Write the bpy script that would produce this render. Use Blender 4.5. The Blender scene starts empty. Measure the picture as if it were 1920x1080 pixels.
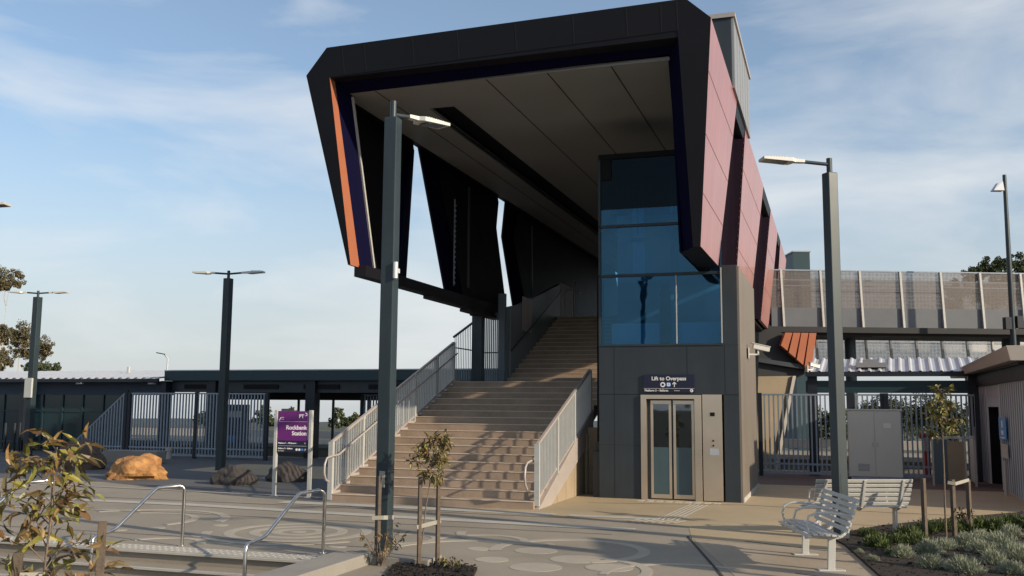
import bpy, bmesh, math, random
from mathutils import Vector, Matrix, noise
random.seed(7)
R = math.radians
SC = bpy.context.scene
col = SC.collection

# ------------------------------------------------------------------ camera, sky, sun, exposure
W_PX, H_PX, FPX = 1920, 1080, 1811.6
PITCH, ROLL = .1208, -.0074
cam_d = bpy.data.cameras.new("camera")
cam = bpy.data.objects.new("camera", cam_d); col.objects.link(cam)
cam_d.sensor_width = 36; cam_d.lens = 36 * FPX / W_PX; cam_d.clip_end = 5000; cam_d.clip_start = .1
cam.matrix_world = Matrix.Translation((0, 0, 2)) @ Matrix.Rotation(math.pi/2 + PITCH, 4, 'X') @ Matrix.Rotation(-ROLL, 4, 'Z')
SC.camera = cam

SUN_AZ = R(124)      # clockwise from +Y
SUN_EL = R(21)
sun_dir = Vector((math.sin(SUN_AZ)*math.cos(SUN_EL), math.cos(SUN_AZ)*math.cos(SUN_EL), math.sin(SUN_EL)))
world = bpy.data.worlds.new("World"); SC.world = world; world.use_nodes = True
nt = world.node_tree; nt.nodes.clear()
def N(t, kind, **kw):
    n = t.nodes.new(kind)
    for k, v in kw.items():
        if k.startswith('i_'):
            n.inputs[k[2:].replace('_', ' ')].default_value = v
        else: setattr(n, k, v)
    return n
sky = N(nt, 'ShaderNodeTexSky', sky_type='NISHITA', sun_disc=False, sun_elevation=SUN_EL, sun_rotation=SUN_AZ, altitude=100, air_density=1.0, dust_density=.7, ozone_density=1.8)
bg = N(nt, 'ShaderNodeBackground'); bg.inputs[1].default_value = .125
out = N(nt, 'ShaderNodeOutputWorld')
tc = N(nt, 'ShaderNodeTexCoord'); mp = N(nt, 'ShaderNodeMapping'); mp.inputs['Scale'].default_value = (1.1, 1.1, 4.2); mp.inputs['Rotation'].default_value = (0, R(8), R(20))
ns = N(nt, 'ShaderNodeTexNoise'); ns.inputs['Scale'].default_value = 2.1; ns.inputs['Detail'].default_value = 7; ns.inputs['Roughness'].default_value = .52; ns.inputs['Distortion'].default_value = .35
cr = N(nt, 'ShaderNodeValToRGB'); cr.color_ramp.elements[0].position = .46; cr.color_ramp.elements[1].position = .66
cr.color_ramp.elements[1].color = (.62, .62, .62, 1)
mix = N(nt, 'ShaderNodeMix', data_type='RGBA'); mix.inputs['B'].default_value = (5.3, 5.35, 5.35, 1)
L_ = nt.links.new
L_(tc.outputs['Generated'], mp.inputs[0]); L_(mp.outputs[0], ns.inputs['Vector']); L_(ns.outputs[0], cr.inputs[0])
sx = N(nt, 'ShaderNodeSeparateXYZ'); L_(tc.outputs['Generated'], sx.inputs[0])
hz = N(nt, 'ShaderNodeMapRange'); hz.inputs['From Min'].default_value = -.02; hz.inputs['From Max'].default_value = .34; hz.inputs['To Min'].default_value = .90; hz.inputs['To Max'].default_value = .14; hz.interpolation_type = 'SMOOTHERSTEP'
L_(sx.outputs[2], hz.inputs[0])
mh = N(nt, 'ShaderNodeMix', data_type='RGBA'); mh.inputs['B'].default_value = (3.55, 3.75, 3.95, 1)
tn = N(nt, 'ShaderNodeMix', data_type='RGBA', blend_type='MULTIPLY'); tn.inputs['Factor'].default_value = 1; tn.inputs['B'].default_value = (.93, .965, .965, 1); L_(sky.outputs[0], tn.inputs['A']); L_(tn.outputs['Result'], mh.inputs['A']); L_(hz.outputs[0], mh.inputs['Factor'])
L_(cr.outputs[0], mix.inputs['Factor']); L_(mh.outputs['Result'], mix.inputs['A']); L_(mix.outputs['Result'], bg.inputs[0]); L_(bg.outputs[0], out.inputs[0])

sd = bpy.data.lights.new("sun", 'SUN'); sd.energy = 4.3; sd.angle = R(.7); sd.color = (1, .84, .63)
sun = bpy.data.objects.new("sun", sd); col.objects.link(sun)
sun.rotation_euler = (-sun_dir).to_track_quat('-Z', 'Y').to_euler()
SC.view_settings.view_transform = 'Standard'; SC.view_settings.look = 'None'; SC.view_settings.gamma = 1
SC.view_settings.exposure = .42

# ------------------------------------------------------------------ helpers
A = .3186; OX, OY = .4416, 19.005
CA, SA = math.cos(A), math.sin(A)
def Lw(u, v, z=0): return Vector((OX + u*CA + v*SA, OY - u*SA + v*CA, z))
def toL(p): dx, dy = p[0]-OX, p[1]-OY; return (dx*CA - dy*SA, dx*SA + dy*CA, p[2])
def ray(px, py):
    x = (px-960)/FPX; y = -(py-540)/FPX
    rt = x*math.cos(ROLL) - y*math.sin(ROLL); up = x*math.sin(ROLL) + y*math.cos(ROLL)
    return Vector((rt, math.cos(PITCH) - up*math.sin(PITCH), math.sin(PITCH) + up*math.cos(PITCH)))
def G(px, py, z=0):
    r = ray(px, py); t = (z-2)/r.z; return Vector((r.x*t, r.y*t, z))
def atY(px, py, Y):
    r = ray(px, py); return Vector((0, 0, 2)) + r*(Y/r.y)
def hitp(px, py, n, d):
    r = ray(px, py); rl = (r.x*CA - r.y*SA, r.x*SA + r.y*CA, r.z); cl = toL((0, 0, 2))
    t = (d - sum(a*b for a, b in zip(n, cl)))/sum(a*b for a, b in zip(n, rl))
    return tuple(c + t*q for c, q in zip(cl, rl))

def mat(name, color, rough=.6, metal=0, var=.15, scale=3, bump=0, bscale=40, spec=.5, detail=5, tint=None, island=0, coat=0):
    m = bpy.data.materials.new(name); m.use_nodes = True; t = m.node_tree
    b = t.nodes['Principled BSDF']; b.inputs['Roughness'].default_value = rough; b.inputs['Metallic'].default_value = metal
    b.inputs['Specular IOR Level'].default_value = spec; b.inputs['Coat Weight'].default_value = coat
    geo = N(t, 'ShaderNodeTexCoord')
    nz = N(t, 'ShaderNodeTexNoise'); nz.inputs['Scale'].default_value = scale; nz.inputs['Detail'].default_value = detail; nz.inputs['Roughness'].default_value = .6
    t.links.new(geo.outputs['Object'], nz.inputs['Vector'])
    rp = N(t, 'ShaderNodeMapRange'); rp.inputs['From Min'].default_value = .25; rp.inputs['From Max'].default_value = .75
    t.links.new(nz.outputs[0], rp.inputs[0])
    mx = N(t, 'ShaderNodeMix', data_type='RGBA')
    c = Vector(color); lo = c*(1-var); hi = c*(1+var)
    if tint: hi = Vector(tint)
    mx.inputs['A'].default_value = (*lo, 1); mx.inputs['B'].default_value = (*hi, 1)
    t.links.new(rp.outputs[0], mx.inputs['Factor'])
    last = mx.outputs['Result']
    if island:
        gi = N(t, 'ShaderNodeNewGeometry'); hs = N(t, 'ShaderNodeHueSaturation')
        r2 = N(t, 'ShaderNodeMapRange'); r2.inputs['To Min'].default_value = 1-island; r2.inputs['To Max'].default_value = 1+island
        t.links.new(gi.outputs['Random Per Island'], r2.inputs[0]); t.links.new(r2.outputs[0], hs.inputs['Value']); t.links.new(last, hs.inputs['Color'])
        last = hs.outputs[0]
    t.links.new(last, b.inputs['Base Color'])
    rr = N(t, 'ShaderNodeMapRange'); rr.inputs['To Min'].default_value = max(.02, rough-.08); rr.inputs['To Max'].default_value = min(1, rough+.08)
    t.links.new(nz.outputs[0], rr.inputs[0]); t.links.new(rr.outputs[0], b.inputs['Roughness'])
    if bump:
        n2 = N(t, 'ShaderNodeTexNoise'); n2.inputs['Scale'].default_value = bscale; n2.inputs['Detail'].default_value = 4
        t.links.new(geo.outputs['Object'], n2.inputs['Vector'])
        bp = N(t, 'ShaderNodeBump'); bp.inputs['Strength'].default_value = bump; bp.inputs['Distance'].default_value = .02
        t.links.new(n2.outputs[0], bp.inputs['Height']); t.links.new(bp.outputs[0], b.inputs['Normal'])
    return m
def speckle(m, amt=.25, scale=120, grime=.16, stretch=(1, 1, 1), bscale=.35):
    """small aggregate speckles multiplied on the base colour"""
    t = m.node_tree; b = t.nodes['Principled BSDF']; src = b.inputs['Base Color'].links[0].from_socket
    geo = N(t, 'ShaderNodeTexCoord'); vz = N(t, 'ShaderNodeTexNoise'); vz.inputs['Scale'].default_value = scale; vz.inputs['Detail'].default_value = 2
    big = N(t, 'ShaderNodeTexNoise'); big.inputs['Scale'].default_value = bscale; big.inputs['Detail'].default_value = 6; big.inputs['Roughness'].default_value = .7
    t.links.new(geo.outputs['Object'], vz.inputs['Vector']); mp_ = N(t, 'ShaderNodeMapping'); mp_.inputs['Scale'].default_value = stretch; t.links.new(geo.outputs['Object'], mp_.inputs[0]); t.links.new(mp_.outputs[0], big.inputs['Vector'])
    r = N(t, 'ShaderNodeMapRange'); r.inputs['From Min'].default_value = .3; r.inputs['From Max'].default_value = .7; r.inputs['To Min'].default_value = 1-amt; r.inputs['To Max'].default_value = 1+amt*.5
    r2 = N(t, 'ShaderNodeMapRange'); r2.inputs['From Min'].default_value = .3; r2.inputs['From Max'].default_value = .7; r2.inputs['To Min'].default_value = 1-grime; r2.inputs['To Max'].default_value = 1.1
    t.links.new(vz.outputs[0], r.inputs[0]); t.links.new(big.outputs[0], r2.inputs[0])
    mm = N(t, 'ShaderNodeMath', operation='MULTIPLY'); t.links.new(r.outputs[0], mm.inputs[0]); t.links.new(r2.outputs[0], mm.inputs[1])
    vm = N(t, 'ShaderNodeVectorMath', operation='SCALE'); t.links.new(src, vm.inputs[0]); t.links.new(mm.outputs[0], vm.inputs['Scale'])
    t.links.new(vm.outputs[0], b.inputs['Base Color']); return m
def glassmat(name, color, alpha, rough=.03, refl=(.8, .9, 1)):
    m = bpy.data.materials.new(name); m.use_nodes = True; t = m.node_tree; t.nodes.clear()
    o = N(t, 'ShaderNodeOutputMaterial'); tr = N(t, 'ShaderNodeBsdfTransparent'); tr.inputs[0].default_value = (*color, 1)
    gl = N(t, 'ShaderNodeBsdfGlossy'); gl.inputs['Roughness'].default_value = rough; gl.inputs[0].default_value = (*refl, 1)
    nz = N(t, 'ShaderNodeTexNoise'); nz.inputs['Scale'].default_value = 1.3; nz.inputs['Detail'].default_value = 2; tcc = N(t, 'ShaderNodeTexCoord'); t.links.new(tcc.outputs['Object'], nz.inputs['Vector'])
    bpp = N(t, 'ShaderNodeBump'); bpp.inputs['Strength'].default_value = .10; bpp.inputs['Distance'].default_value = .05; t.links.new(nz.outputs[0], bpp.inputs['Height']); t.links.new(bpp.outputs[0], gl.inputs['Normal'])
    fr = N(t, 'ShaderNodeFresnel'); fr.inputs[0].default_value = 1.5
    ad = N(t, 'ShaderNodeMath', operation='ADD'); ad.inputs[1].default_value = alpha; t.links.new(fr.outputs[0], ad.inputs[0])
    mx = N(t, 'ShaderNodeMixShader'); t.links.new(ad.outputs[0], mx.inputs[0]); t.links.new(tr.outputs[0], mx.inputs[1]); t.links.new(gl.outputs[0], mx.inputs[2])
    t.links.new(mx.outputs[0], o.inputs[0]); return m
def meshmat(name, color, opening):
    """perforated sheet: small holes in a metal sheet, finer than a pixel from afar"""
    m = bpy.data.materials.new(name); m.use_nodes = True; t = m.node_tree; t.nodes.clear()
    o = N(t, 'ShaderNodeOutputMaterial'); tr = N(t, 'ShaderNodeBsdfTransparent')
    b = N(t, 'ShaderNodeBsdfPrincipled'); b.inputs['Base Color'].default_value = (*color, 1); b.inputs['Roughness'].default_value = .5; b.inputs['Metallic'].default_value = .4
    tc = N(t, 'ShaderNodeTexCoord'); nz = N(t, 'ShaderNodeTexVoronoi'); nz.inputs['Scale'].default_value = 6.5; nz.inputs['Randomness'].default_value = .25
    t.links.new(tc.outputs['Object'], nz.inputs['Vector'])
    r = N(t, 'ShaderNodeMapRange'); r.inputs['From Max'].default_value = .6; r.inputs['To Min'].default_value = opening-.13; r.inputs['To Max'].default_value = opening+.13
    t.links.new(nz.outputs[0], r.inputs[0])
    mx = N(t, 'ShaderNodeMixShader'); t.links.new(r.outputs[0], mx.inputs[0]); t.links.new(b.outputs[0], mx.inputs[1]); t.links.new(tr.outputs[0], mx.inputs[2])
    t.links.new(mx.outputs[0], o.inputs[0]); return m
def grad_metal(name, color, rough):
    m = mat(name, color, rough, .9, .06, 1.2); t = m.node_tree; b = t.nodes['Principled BSDF']; b.inputs['Anisotropic'].default_value = .6; return m

M = dict(
 plaza=speckle(mat('exposed_aggregate', (.29, .255, .205), .85, 0, .10, .8, .25, 160), .28, 130),
 beige=speckle(mat('beige_concrete', (.37, .295, .19), .85, 0, .07, .6, .12, 90), .12, 90),
 warm=speckle(mat('warm_concrete', (.32, .265, .20), .85, 0, .08, .6, .12, 90), .12, 90),
 ground=mat('dry_grass_ground', (.050, .050, .028), .95, 0, .4, .3, .3, 30),
 painted_shade=speckle(mat('painted_shade', (.10, .10, .105), .9, 0, .12, 1, .3, 200), .3, 150),
 paleband=speckle(mat('pale_concrete', (.42, .40, .36), .8, 0, .07, 2, .1, 90), .1, 110),
 joint=mat('joint', (.035, .03, .028), .9),
 redpave=speckle(mat('red_paving', (.13, .085, .07), .85, 0, .15, 3, .2, 60), .15, 60),
 pattern=speckle(mat('pale_pattern', (.385, .345, .285), .8, 0, .07, 1.5, .15, 120), .18, 120),
 tactile=mat('tactile_steel', (.55, .54, .50), .45, .2, .1, 8),
 riser=speckle(mat('stair_concrete', (.34, .257, .19), .85, 0, .14, .9, .12, 70), .18, 60, .26, (1, 1, 1), 1.6),
 nosing=mat('stair_nosing', (.55, .45, .36), .7, 0, .1, 4),
 white=mat('galvanised_paint', (.38, .34, .32), .45, .15, .06, 6),
 whitebar=mat('pale_grey_steel', (.42, .43, .42), .5, .15, .08, 6),
 steel=grad_metal('brushed_steel', (.62, .53, .43), .30),
 polesteel=mat('stainless_tube', (.55, .53, .50), .25, 1, .08, 8),
 pole=speckle(mat('charcoal_pole', (.030, .045, .054), .42, .1, .1, 2, spec=.35), .06, 40, .22, (3, 3, .5), 1.2),
 lampgrey=mat('lamp_grey', (.55, .55, .52), .4, .2, .05, 3),
 led=mat('lamp_lens', (.12, .12, .12), .2, 0, .1, 10),
 dark=mat('dark_cladding', (.007, .0075, .012), .5, .0, .12, 1.2, spec=.25),
 blackin=mat('black_lining', (.006, .006, .009), .6, 0, .1, 2, spec=.2),
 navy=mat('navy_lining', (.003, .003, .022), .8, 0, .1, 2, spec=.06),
 pink=speckle(mat('copper_panel', (.43, .185, .165), .38, .35, .10, .7, coat=.25), .04, 60, .14, (1, 1.2, .12), 2.2),
 copperin=mat('copper_inner', (.36, .13, .072), .6, .1, .1, 1, spec=.2),
 seam=mat('panel_seam', (.004, .004, .006), .7),
 pinkseam=mat('copper_seam', (.14, .07, .065), .6),
 soffit=mat('soffit_sheet', (.27, .28, .285), .5, 0, .08, .6),
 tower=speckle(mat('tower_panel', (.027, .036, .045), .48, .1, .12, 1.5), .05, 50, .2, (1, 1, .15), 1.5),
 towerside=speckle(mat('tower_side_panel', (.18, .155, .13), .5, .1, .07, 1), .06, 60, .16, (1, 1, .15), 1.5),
 parapet=mat('parapet_panel', (.11, .14, .165), .5, .1, .1, 1),
 overrun=mat('overrun_sheet', (.26, .27, .28), .45, .3, .05, 1),
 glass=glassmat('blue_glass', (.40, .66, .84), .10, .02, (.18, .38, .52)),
 soffitrefl=glassmat('soffit_reflection_glass', (.10, .18, .22), .0, .02, (.25, .32, .36)),
 doorglass=glassmat('door_glass', (.12, .2, .22), .14),
 frost=mat('frosted_glass', (.05, .085, .10), .35, 0, .08, 2),
 shaft=mat('shaft_wall', (.10, .24, .33), .5, 0, .3, .7),
 shaftpale=mat('shaft_pale', (.75, .82, .85), .5, 0, .1, 2),
 signnavy=mat('sign_navy', (.008, .010, .035), .4, 0, .05, 2),
 purple=mat('sign_purple', (.125, .012, .15), .4, 0, .05, 2),
 signwhite=mat('sign_white', (.75, .75, .75), .5, 0, .03, 2),
 signblue=mat('sign_blue', (.05, .22, .55), .4, 0, .05, 2),
 teal=mat('teal_fascia', (.012, .040, .052), .5, .1, .1, .5),
 bluewall=mat('blue_grey_wall', (.03, .05, .085), .6, 0, .1, .5),
 tealglass=mat('teal_glazing', (.008, .030, .038), .15, 0, .3, .4),
 roof=mat('pale_roof_sheet', (.50, .52, .56), .45, .3, .08, 1.5),
 fence=mat('fence_steel', (.24, .285, .34), .5, .3, .12, 4),
 fencedark=mat('fence_post_dark', (.015, .02, .03), .5, .2, .1, 3),
 cabinet=mat('cabinet_steel', (.58, .57, .52), .5, .3, .06, 1),
 clad=mat('corrugated_cladding', (.40, .43, .48), .5, .3, .08, 2),
 clad2=mat('cladding_rib', (.20, .215, .24), .5, .3, .08, 2),
 fascia=mat('pale_fascia', (.36, .33, .29), .6, 0, .08, 1),
 concrete=speckle(mat('grey_concrete', (.25, .235, .21), .9, 0, .12, 1.5, .2, 60), .12, 60),
 tan=speckle(mat('tan_concrete', (.30, .24, .165), .85, 0, .08, 1, .1, 60), .1, 60),
 orangerock=mat('orange_sandstone', (.27, .09, .035), .9, 0, .5, 4.5, 1, 14, detail=10, tint=(.55, .30, .11)),
 brownrock=mat('brown_sandstone', (.10, .065, .05), .9, 0, .4, 3.0, .8, 6),
 darkrock=mat('basalt', (.045, .04, .040), .9, 0, .35, 5, .9, 9),
 mulch=mat('mulch', (.015, .0105, .008), 1, 0, .5, 14, 1, 40, island=.5),
 stake=mat('weathered_timber', (.10, .075, .055), .85, 0, .35, 9, .4, 50),
 bark=mat('bark', (.16, .12, .09), .9, 0, .35, 10, .5, 40),
 gumbark=mat('gum_bark', (.45, .40, .34), .8, 0, .25, 3, .3, 10),
 leafA=mat('leaf_olive', (.16, .135, .035), .45, 0, .3, 6, island=.55, tint=(.20, .09, .04)),
 leafB=mat('leaf_green', (.13, .15, .035), .45, 0, .3, 4, island=.5, tint=(.20, .17, .03)),
 leafC=mat('leaf_russet', (.17, .09, .04), .5, 0, .35, 8, island=.5, tint=(.10, .11, .035)),
 silver=mat('leaf_silver', (.27, .29, .205), .8, 0, .15, 8, island=.25),
 shrubgreen=mat('leaf_shrub', (.075, .105, .028), .7, 0, .35, 3, island=.45),
 gum=mat('leaf_gum', (.085, .09, .040), .8, 0, .4, .35, island=.5, tint=(.14, .11, .055)),
 bushfar=mat('leaf_bush', (.055, .07, .03), .9, 0, .4, .4, island=.4),
 strap=mat('tie_strap', (.30, .29, .25), .8, 0, .1, 6),
 meshp=meshmat('perforated_screen', (.125, .11, .105), .26),
 meshpale=meshmat('pale_screen', (.42, .42, .43), .45),
 screenbase=mat('screen_kick_panel', (.105, .115, .13), .5, .2, .1, 1),
 bridgedark=mat('bridge_steel', (.012, .013, .016), .6, .1, .1, 1),
 hill=mat('far_hill', (.06, .075, .075), 1, 0, .2, .01),
 bench=mat('bench_aluminium', (.47, .47, .45), .4, .2, .05, 5),
 red=mat('hydrant_red', (.35, .02, .015), .5, 0, .1, 4),
 car=mat('van_paint', (.5, .5, .5), .4),
)
M['perf'] = mat('perforated_dark', (.006, .003, .007), .95, .0, .2, 3, spec=.05)

_m = mat('lit_tube', (.9, .9, .85)); _b = _m.node_tree.nodes['Principled BSDF']; _b.inputs['Emission Color'].default_value = (.85, .95, 1, 1); _b.inputs['Emission Strength'].default_value = 14; M['lit'] = _m
class MB:
    def __init__(s): s.v = []; s.f = []; s.m = []; s.sm = []; s.mi = 0
    def add(s, vs, fs, smooth=False):
        o = len(s.v); s.v += [tuple(p) for p in vs]
        for f in fs: s.f.append(tuple(i+o for i in f)); s.m.append(s.mi); s.sm.append(smooth)
    def box(s, x0, x1, y0, y1, z0, z1):
        s.hexa([(x0,y0,z0),(x1,y0,z0),(x1,y1,z0),(x0,y1,z0)], [(x0,y0,z1),(x1,y0,z1),(x1,y1,z1),(x0,y1,z1)]); return s
    def hexa(s, b, t):
        n = len(b); vs = list(b)+list(t)
        fs = [tuple(reversed(range(n))), tuple(range(n, 2*n))] + [(i, (i+1) % n, n+(i+1) % n, n+i) for i in range(n)]
        s.add(vs, fs); return s
    def bar(s, p, q, w, h=None, up=(0, 0, 1)):
        p, q = Vector(p), Vector(q); h = h or w; d = (q-p)
        if d.length < 1e-6: return s
        d.normalize(); upv = Vector(up)
        if abs(d.dot(upv)) > .99: upv = Vector((1, 0, 0)) if abs(d.x) < .9 else Vector((0, 1, 0))
        x = d.cross(upv).normalized()*w/2; y = x.cross(d).normalized()*h/2
        s.hexa([p-x-y, p+x-y, p+x+y, p-x+y], [q-x-y, q+x-y, q+x+y, q-x+y]); return s
    def tube(s, pts, r, seg=8, close=True):
        pts = [Vector(p) for p in pts]; n = len(pts); rr = r if isinstance(r, (list, tuple)) else [r]*n
        vs = []; ref = None
        for i, p in enumerate(pts):
            d = (pts[min(i+1, n-1)] - pts[max(i-1, 0)]).normalized()
            if ref is None:
                ref = d.cross(Vector((0, 0, 1)))
                if ref.length < .05: ref = Vector((1, 0, 0))
            x = (ref - d*ref.dot(d)).normalized(); ref = x; y = d.cross(x)
            for k in range(seg):
                a = 2*math.pi*k/seg; vs.append(p + (x*math.cos(a) + y*math.sin(a))*rr[i])
        fs = [(i*seg+k, i*seg+(k+1) % seg, (i+1)*seg+(k+1) % seg, (i+1)*seg+k) for i in range(n-1) for k in range(seg)]
        s.add(vs, fs, True)
        if close: s.add(vs[:seg], [tuple(reversed(range(seg)))]); s.add(vs[-seg:], [tuple(range(seg))])
        return s
    def plate(s, poly, off):
        """polygon poly (3D) thickened by the vector off"""
        o = Vector(off); s.hexa([Vector(p) for p in poly], [Vector(p)+o for p in poly]); return s
    def build(s, name, m, parent=None, bevel=0, loc=None):
        me = bpy.data.meshes.new(name); me.from_pydata(s.v, [], s.f)
        ms = m if isinstance(m, list) else [m]
        for x in ms: me.materials.append(x)
        me.polygons.foreach_set('material_index', s.m); me.polygons.foreach_set('use_smooth', s.sm)
        me.update()
        bm = bmesh.new(); bm.from_mesh(me); bmesh.ops.recalc_face_normals(bm, faces=bm.faces); bm.to_mesh(me); bm.free()
        o = bpy.data.objects.new(name, me); col.objects.link(o)
        if parent: o.parent = parent
        if loc is not None: o.location = loc
        if bevel:
            b = o.modifiers.new('bevel', 'BEVEL'); b.width = bevel; b.segments = 2; b.limit_method = 'ANGLE'; b.angle_limit = R(40)
        return o
def tag(o, label=None, cat=None, group=None, kind=None):
    if label: o['label'] = label
    if cat: o['category'] = cat
    if group: o['group'] = group
    if kind: o['kind'] = kind
    return o
def thing(name, label, cat, loc=(0, 0, 0), rz=0, group=None):
    o = bpy.data.objects.new(name, None); col.objects.link(o); o.empty_display_size = .2
    o.location = loc; o.rotation_euler = (0, 0, rz); return tag(o, label, cat, group)
def struct(name, mb, m, local=False):
    o = mb.build(name, m); o['kind'] = 'structure'
    if local: o.location = (OX, OY, 0); o.rotation_euler = (0, 0, -A)
    return o
def copy_tree(o, loc, rz, label, group=None, sc=None):
    def cp(x, par):
        c = x.copy(); col.objects.link(c); c.parent = par
        for ch in [q for q in kids.get(x.name, [])]: cp(ch, c)
        return c
    kids = {}
    for q in bpy.data.objects:
        if q.parent: kids.setdefault(q.parent.name, []).append(q)
    r = cp(o, None); r.location = loc; r.rotation_euler = (0, 0, rz); r['label'] = label
    if group: r['group'] = group
    if sc: r.scale = (sc, sc, sc)
    return r
def lthing(name, label, cat, u=0, v=0, z=0, group=None):     # a thing whose own axes are the station's u, v
    return thing(name, label, cat, Lw(u, v, z), -A, group)
def text(body, size, loc, rot, m, parent, name='lettering', align='LEFT', ext=.002, bold=0):
    c = bpy.data.curves.new(name, 'FONT'); c.body = body; c.size = size; c.extrude = ext; c.align_x = align; c.align_y = 'CENTER'; c.offset = bold
    t = bpy.data.objects.new(name+'_tmp', c); col.objects.link(t)
    me = bpy.data.meshes.new_from_object(t.evaluated_get(bpy.context.evaluated_depsgraph_get())); bpy.data.objects.remove(t)
    me.materials.clear(); me.materials.append(m)
    o = bpy.data.objects.new(name, me); col.objects.link(o); o.parent = parent; o.location = loc; o.rotation_euler = rot; return o
FRONT = (math.pi/2, 0, 0)     # text facing -v

# ------------------------------------------------------------------ ground and paving
g = MB(); ys = [(-300, -.56), (50, -.56), (90, -1.6), (200, -5), (420, -9.5), (700, -13.5), (760, -14)]
g.add([(x, y, z) for y, z in ys for x in (-2500, -400, 0, 400, 2500)], [(5*j+i, 5*j+i+1, 5*j+i+6, 5*j+i+5) for j in range(len(ys)-1) for i in range(4)]); struct('ground', g, M['ground'])
g = MB(); poly = [(-60, -6.93), (-.55, -6.93), (-.55, -22), (40, -22), (40, 14.6), (-60, 14.6)]
g.hexa([(a, b, -.6) for a, b in poly], [(a, b, 0) for a, b in poly]); struct('plaza_paving', g, M['plaza'], True)
def sheet(name, poly, z, m, t=.004):
    g = MB(); g.hexa([(a, b, z-t+.0005) for a, b in poly], [(a, b, z) for a, b in poly]); return struct(name, g, m, True)
# beige zone round the lift and the right-hand side
sheet('beige_paving', [(-1.1, -.86), (1.9, -.98), (3.2, -1.6), (3.45, -3.05), (5.0, -3.35), (20, -3.4), (20, 8.2), (3.3, 8.2), (-1.0, 3)], .004, M['beige'])
sheet('warm_paving', [(3.48, -3.1), (5.0, -3.39), (20, -3.45), (20, -14), (6.7, -14)], .004, M['warm'])
sheet('red_paving', [(3.3, 8.25), (20, 8.25), (20, 14), (3.3, 14)], .004, M['redpave'])
sheet('painted_shade_path', [(-50, 2.2), (-12, 2.2), (-7.2, .35), (-4.5, -.2), (-4.5, 14), (-50, 14)], .004, M['painted_shade'])  # dark sheet: the canopy's shade on the concrete, put into its colour
sheet('beige_path', [(-13, 6.6), (-4.6, 4.4), (-4.6, 9.4), (-13, 9.9)], .008, M['beige'])
# joints, bands
g = MB()
sz_ = [.0]
def strip(pts, w, z=.008):
    sz_[0] += .00012; z = z+sz_[0]
    for a, b in zip(pts, pts[1:]):
        d = Vector((b[0]-a[0], b[1]-a[1], 0)).normalized(); n = Vector((-d.y, d.x, 0))*w/2
        q = [(a[0]+n.x, a[1]+n.y), (b[0]+n.x, b[1]+n.y), (b[0]-n.x, b[1]-n.y), (a[0]-n.x, a[1]-n.y)]
        g.hexa([(x, y, z-.003) for x, y in q], [(x, y, z) for x, y in q])
def gl(px, py): q = toL(G(px, py)); return (q[0], q[1])
strip([gl(1296, 1001), gl(1372, 1086)], .035)
strip([gl(1400, 941), gl(1700, 952), gl(1920, 958)], .022)
strip([gl(1110, 941), gl(1400, 941)], .018)
strip([gl(1500, 1068), (9, -7.5)], .018)
strip([gl(1405, 1009), (5.4, -3.6), (9.5, -3.9)], .018)
for v in (-8.6, -10.2): strip([(-.4, v), (3.9, v)], .015)
strip([(-12, -3.0), (2.2, -3.0)], .012); strip([(-16, -1.15), (-4.2, -1.05), (1.2, -1.1)], .02)
strip([(-9.5, -5.6), (-.7, -5.6)], .012)
struct('paving_joints', g, M['joint'], True)
g = MB()
strip([(-30, -1.9), (-6.6, -1.7), (-2.3, -2.05), (2.4, -2.3)], .34, .009)
strip([(-5.2, -.55), (-.3, -.62), (.6, -.75)], .40, .0105)
strip([(-22, 1.9), (-10.5, .9), (-4.45, .55)], .10, .0115)
strip([(-20, -3.6), (-9.5, -3.3), (-6.7, -3.0)], .10, .0105)
strip([(.9, -.72), gl(1240, 970)], .26, .012)
struct('pale_paving_bands', g, M['paleband'], True)
# decorative rings and discs
g = MB()
pz = [.0028]
def ring(c, r0, r1, a0=0, a1=360, z=.005, n=56, sy=1):
    pz[0] += .00018; z = pz[0]
    vs = []; k = int(n*(a1-a0)/360)+1
    for i in range(k+1):
        a = R(a0+(a1-a0)*i/k)
        for r in (r0, r1):
            for zz in (.0005, z): vs.append((c[0]+r*math.cos(a), c[1]+r*math.sin(a)*sy, zz))
    fs = []
    for i in range(k):
        b = i*4; fs += [(b+1, b+3, b+7, b+5), (b, b+4, b+6, b+2), (b+2, b+6, b+7, b+3), (b, b+1, b+5, b+4)]
    g.add(vs, fs)
def disc(c, r, z=.005): ring(c, .001, r, z=z, n=30)
c0 = gl(567, 1003)
for a, b in ((.0, .12), (.26, .42), (.60, .76), (.98, 1.14)): ring(c0, a+.001, b)
for px, py, r in ((1012, 1032, .30), (1085, 1047, .33), (1012, 1063, .33), (930, 1050, .22), (1150, 1062, .30), (905, 1030, .16)): disc(gl(px, py), r)
disc(gl(420, 993), .13); disc(gl(385, 1013), .16); disc(gl(640, 1030), .13); disc(gl(300, 1000), .14); disc(gl(230, 1005), .12)
cA = gl(1075, 1030); ring(cA, .95, 1.12, -60, 205); ring(gl(1060, 1066), .98, 1.12, -70, 95, .0066)
cB = gl(905, 1016); ring(cB, .62, .76, 20, 200, .0080); ring(gl(760, 1013), .45, .56, -120, 120, .0080)
ring(gl(1290, 1078), .9, 1.0, 60, 190, .0080)
ring(c0, 1.34, 1.48, 200, 330); cD = gl(250, 985); ring(cD, 1.5, 1.66, 10, 150); ring(cD, 1.0, 1.14, -20, 120)
cE = gl(900, 1040); ring(cE, 1.25, 1.40, 60, 170); ring(gl(1010, 1000), 1.1, 1.24, 190, 300); ring(gl(300, 1030), .55, .68, 20, 160)
struct('paving_pattern', g, M['pattern'], True)
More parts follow.
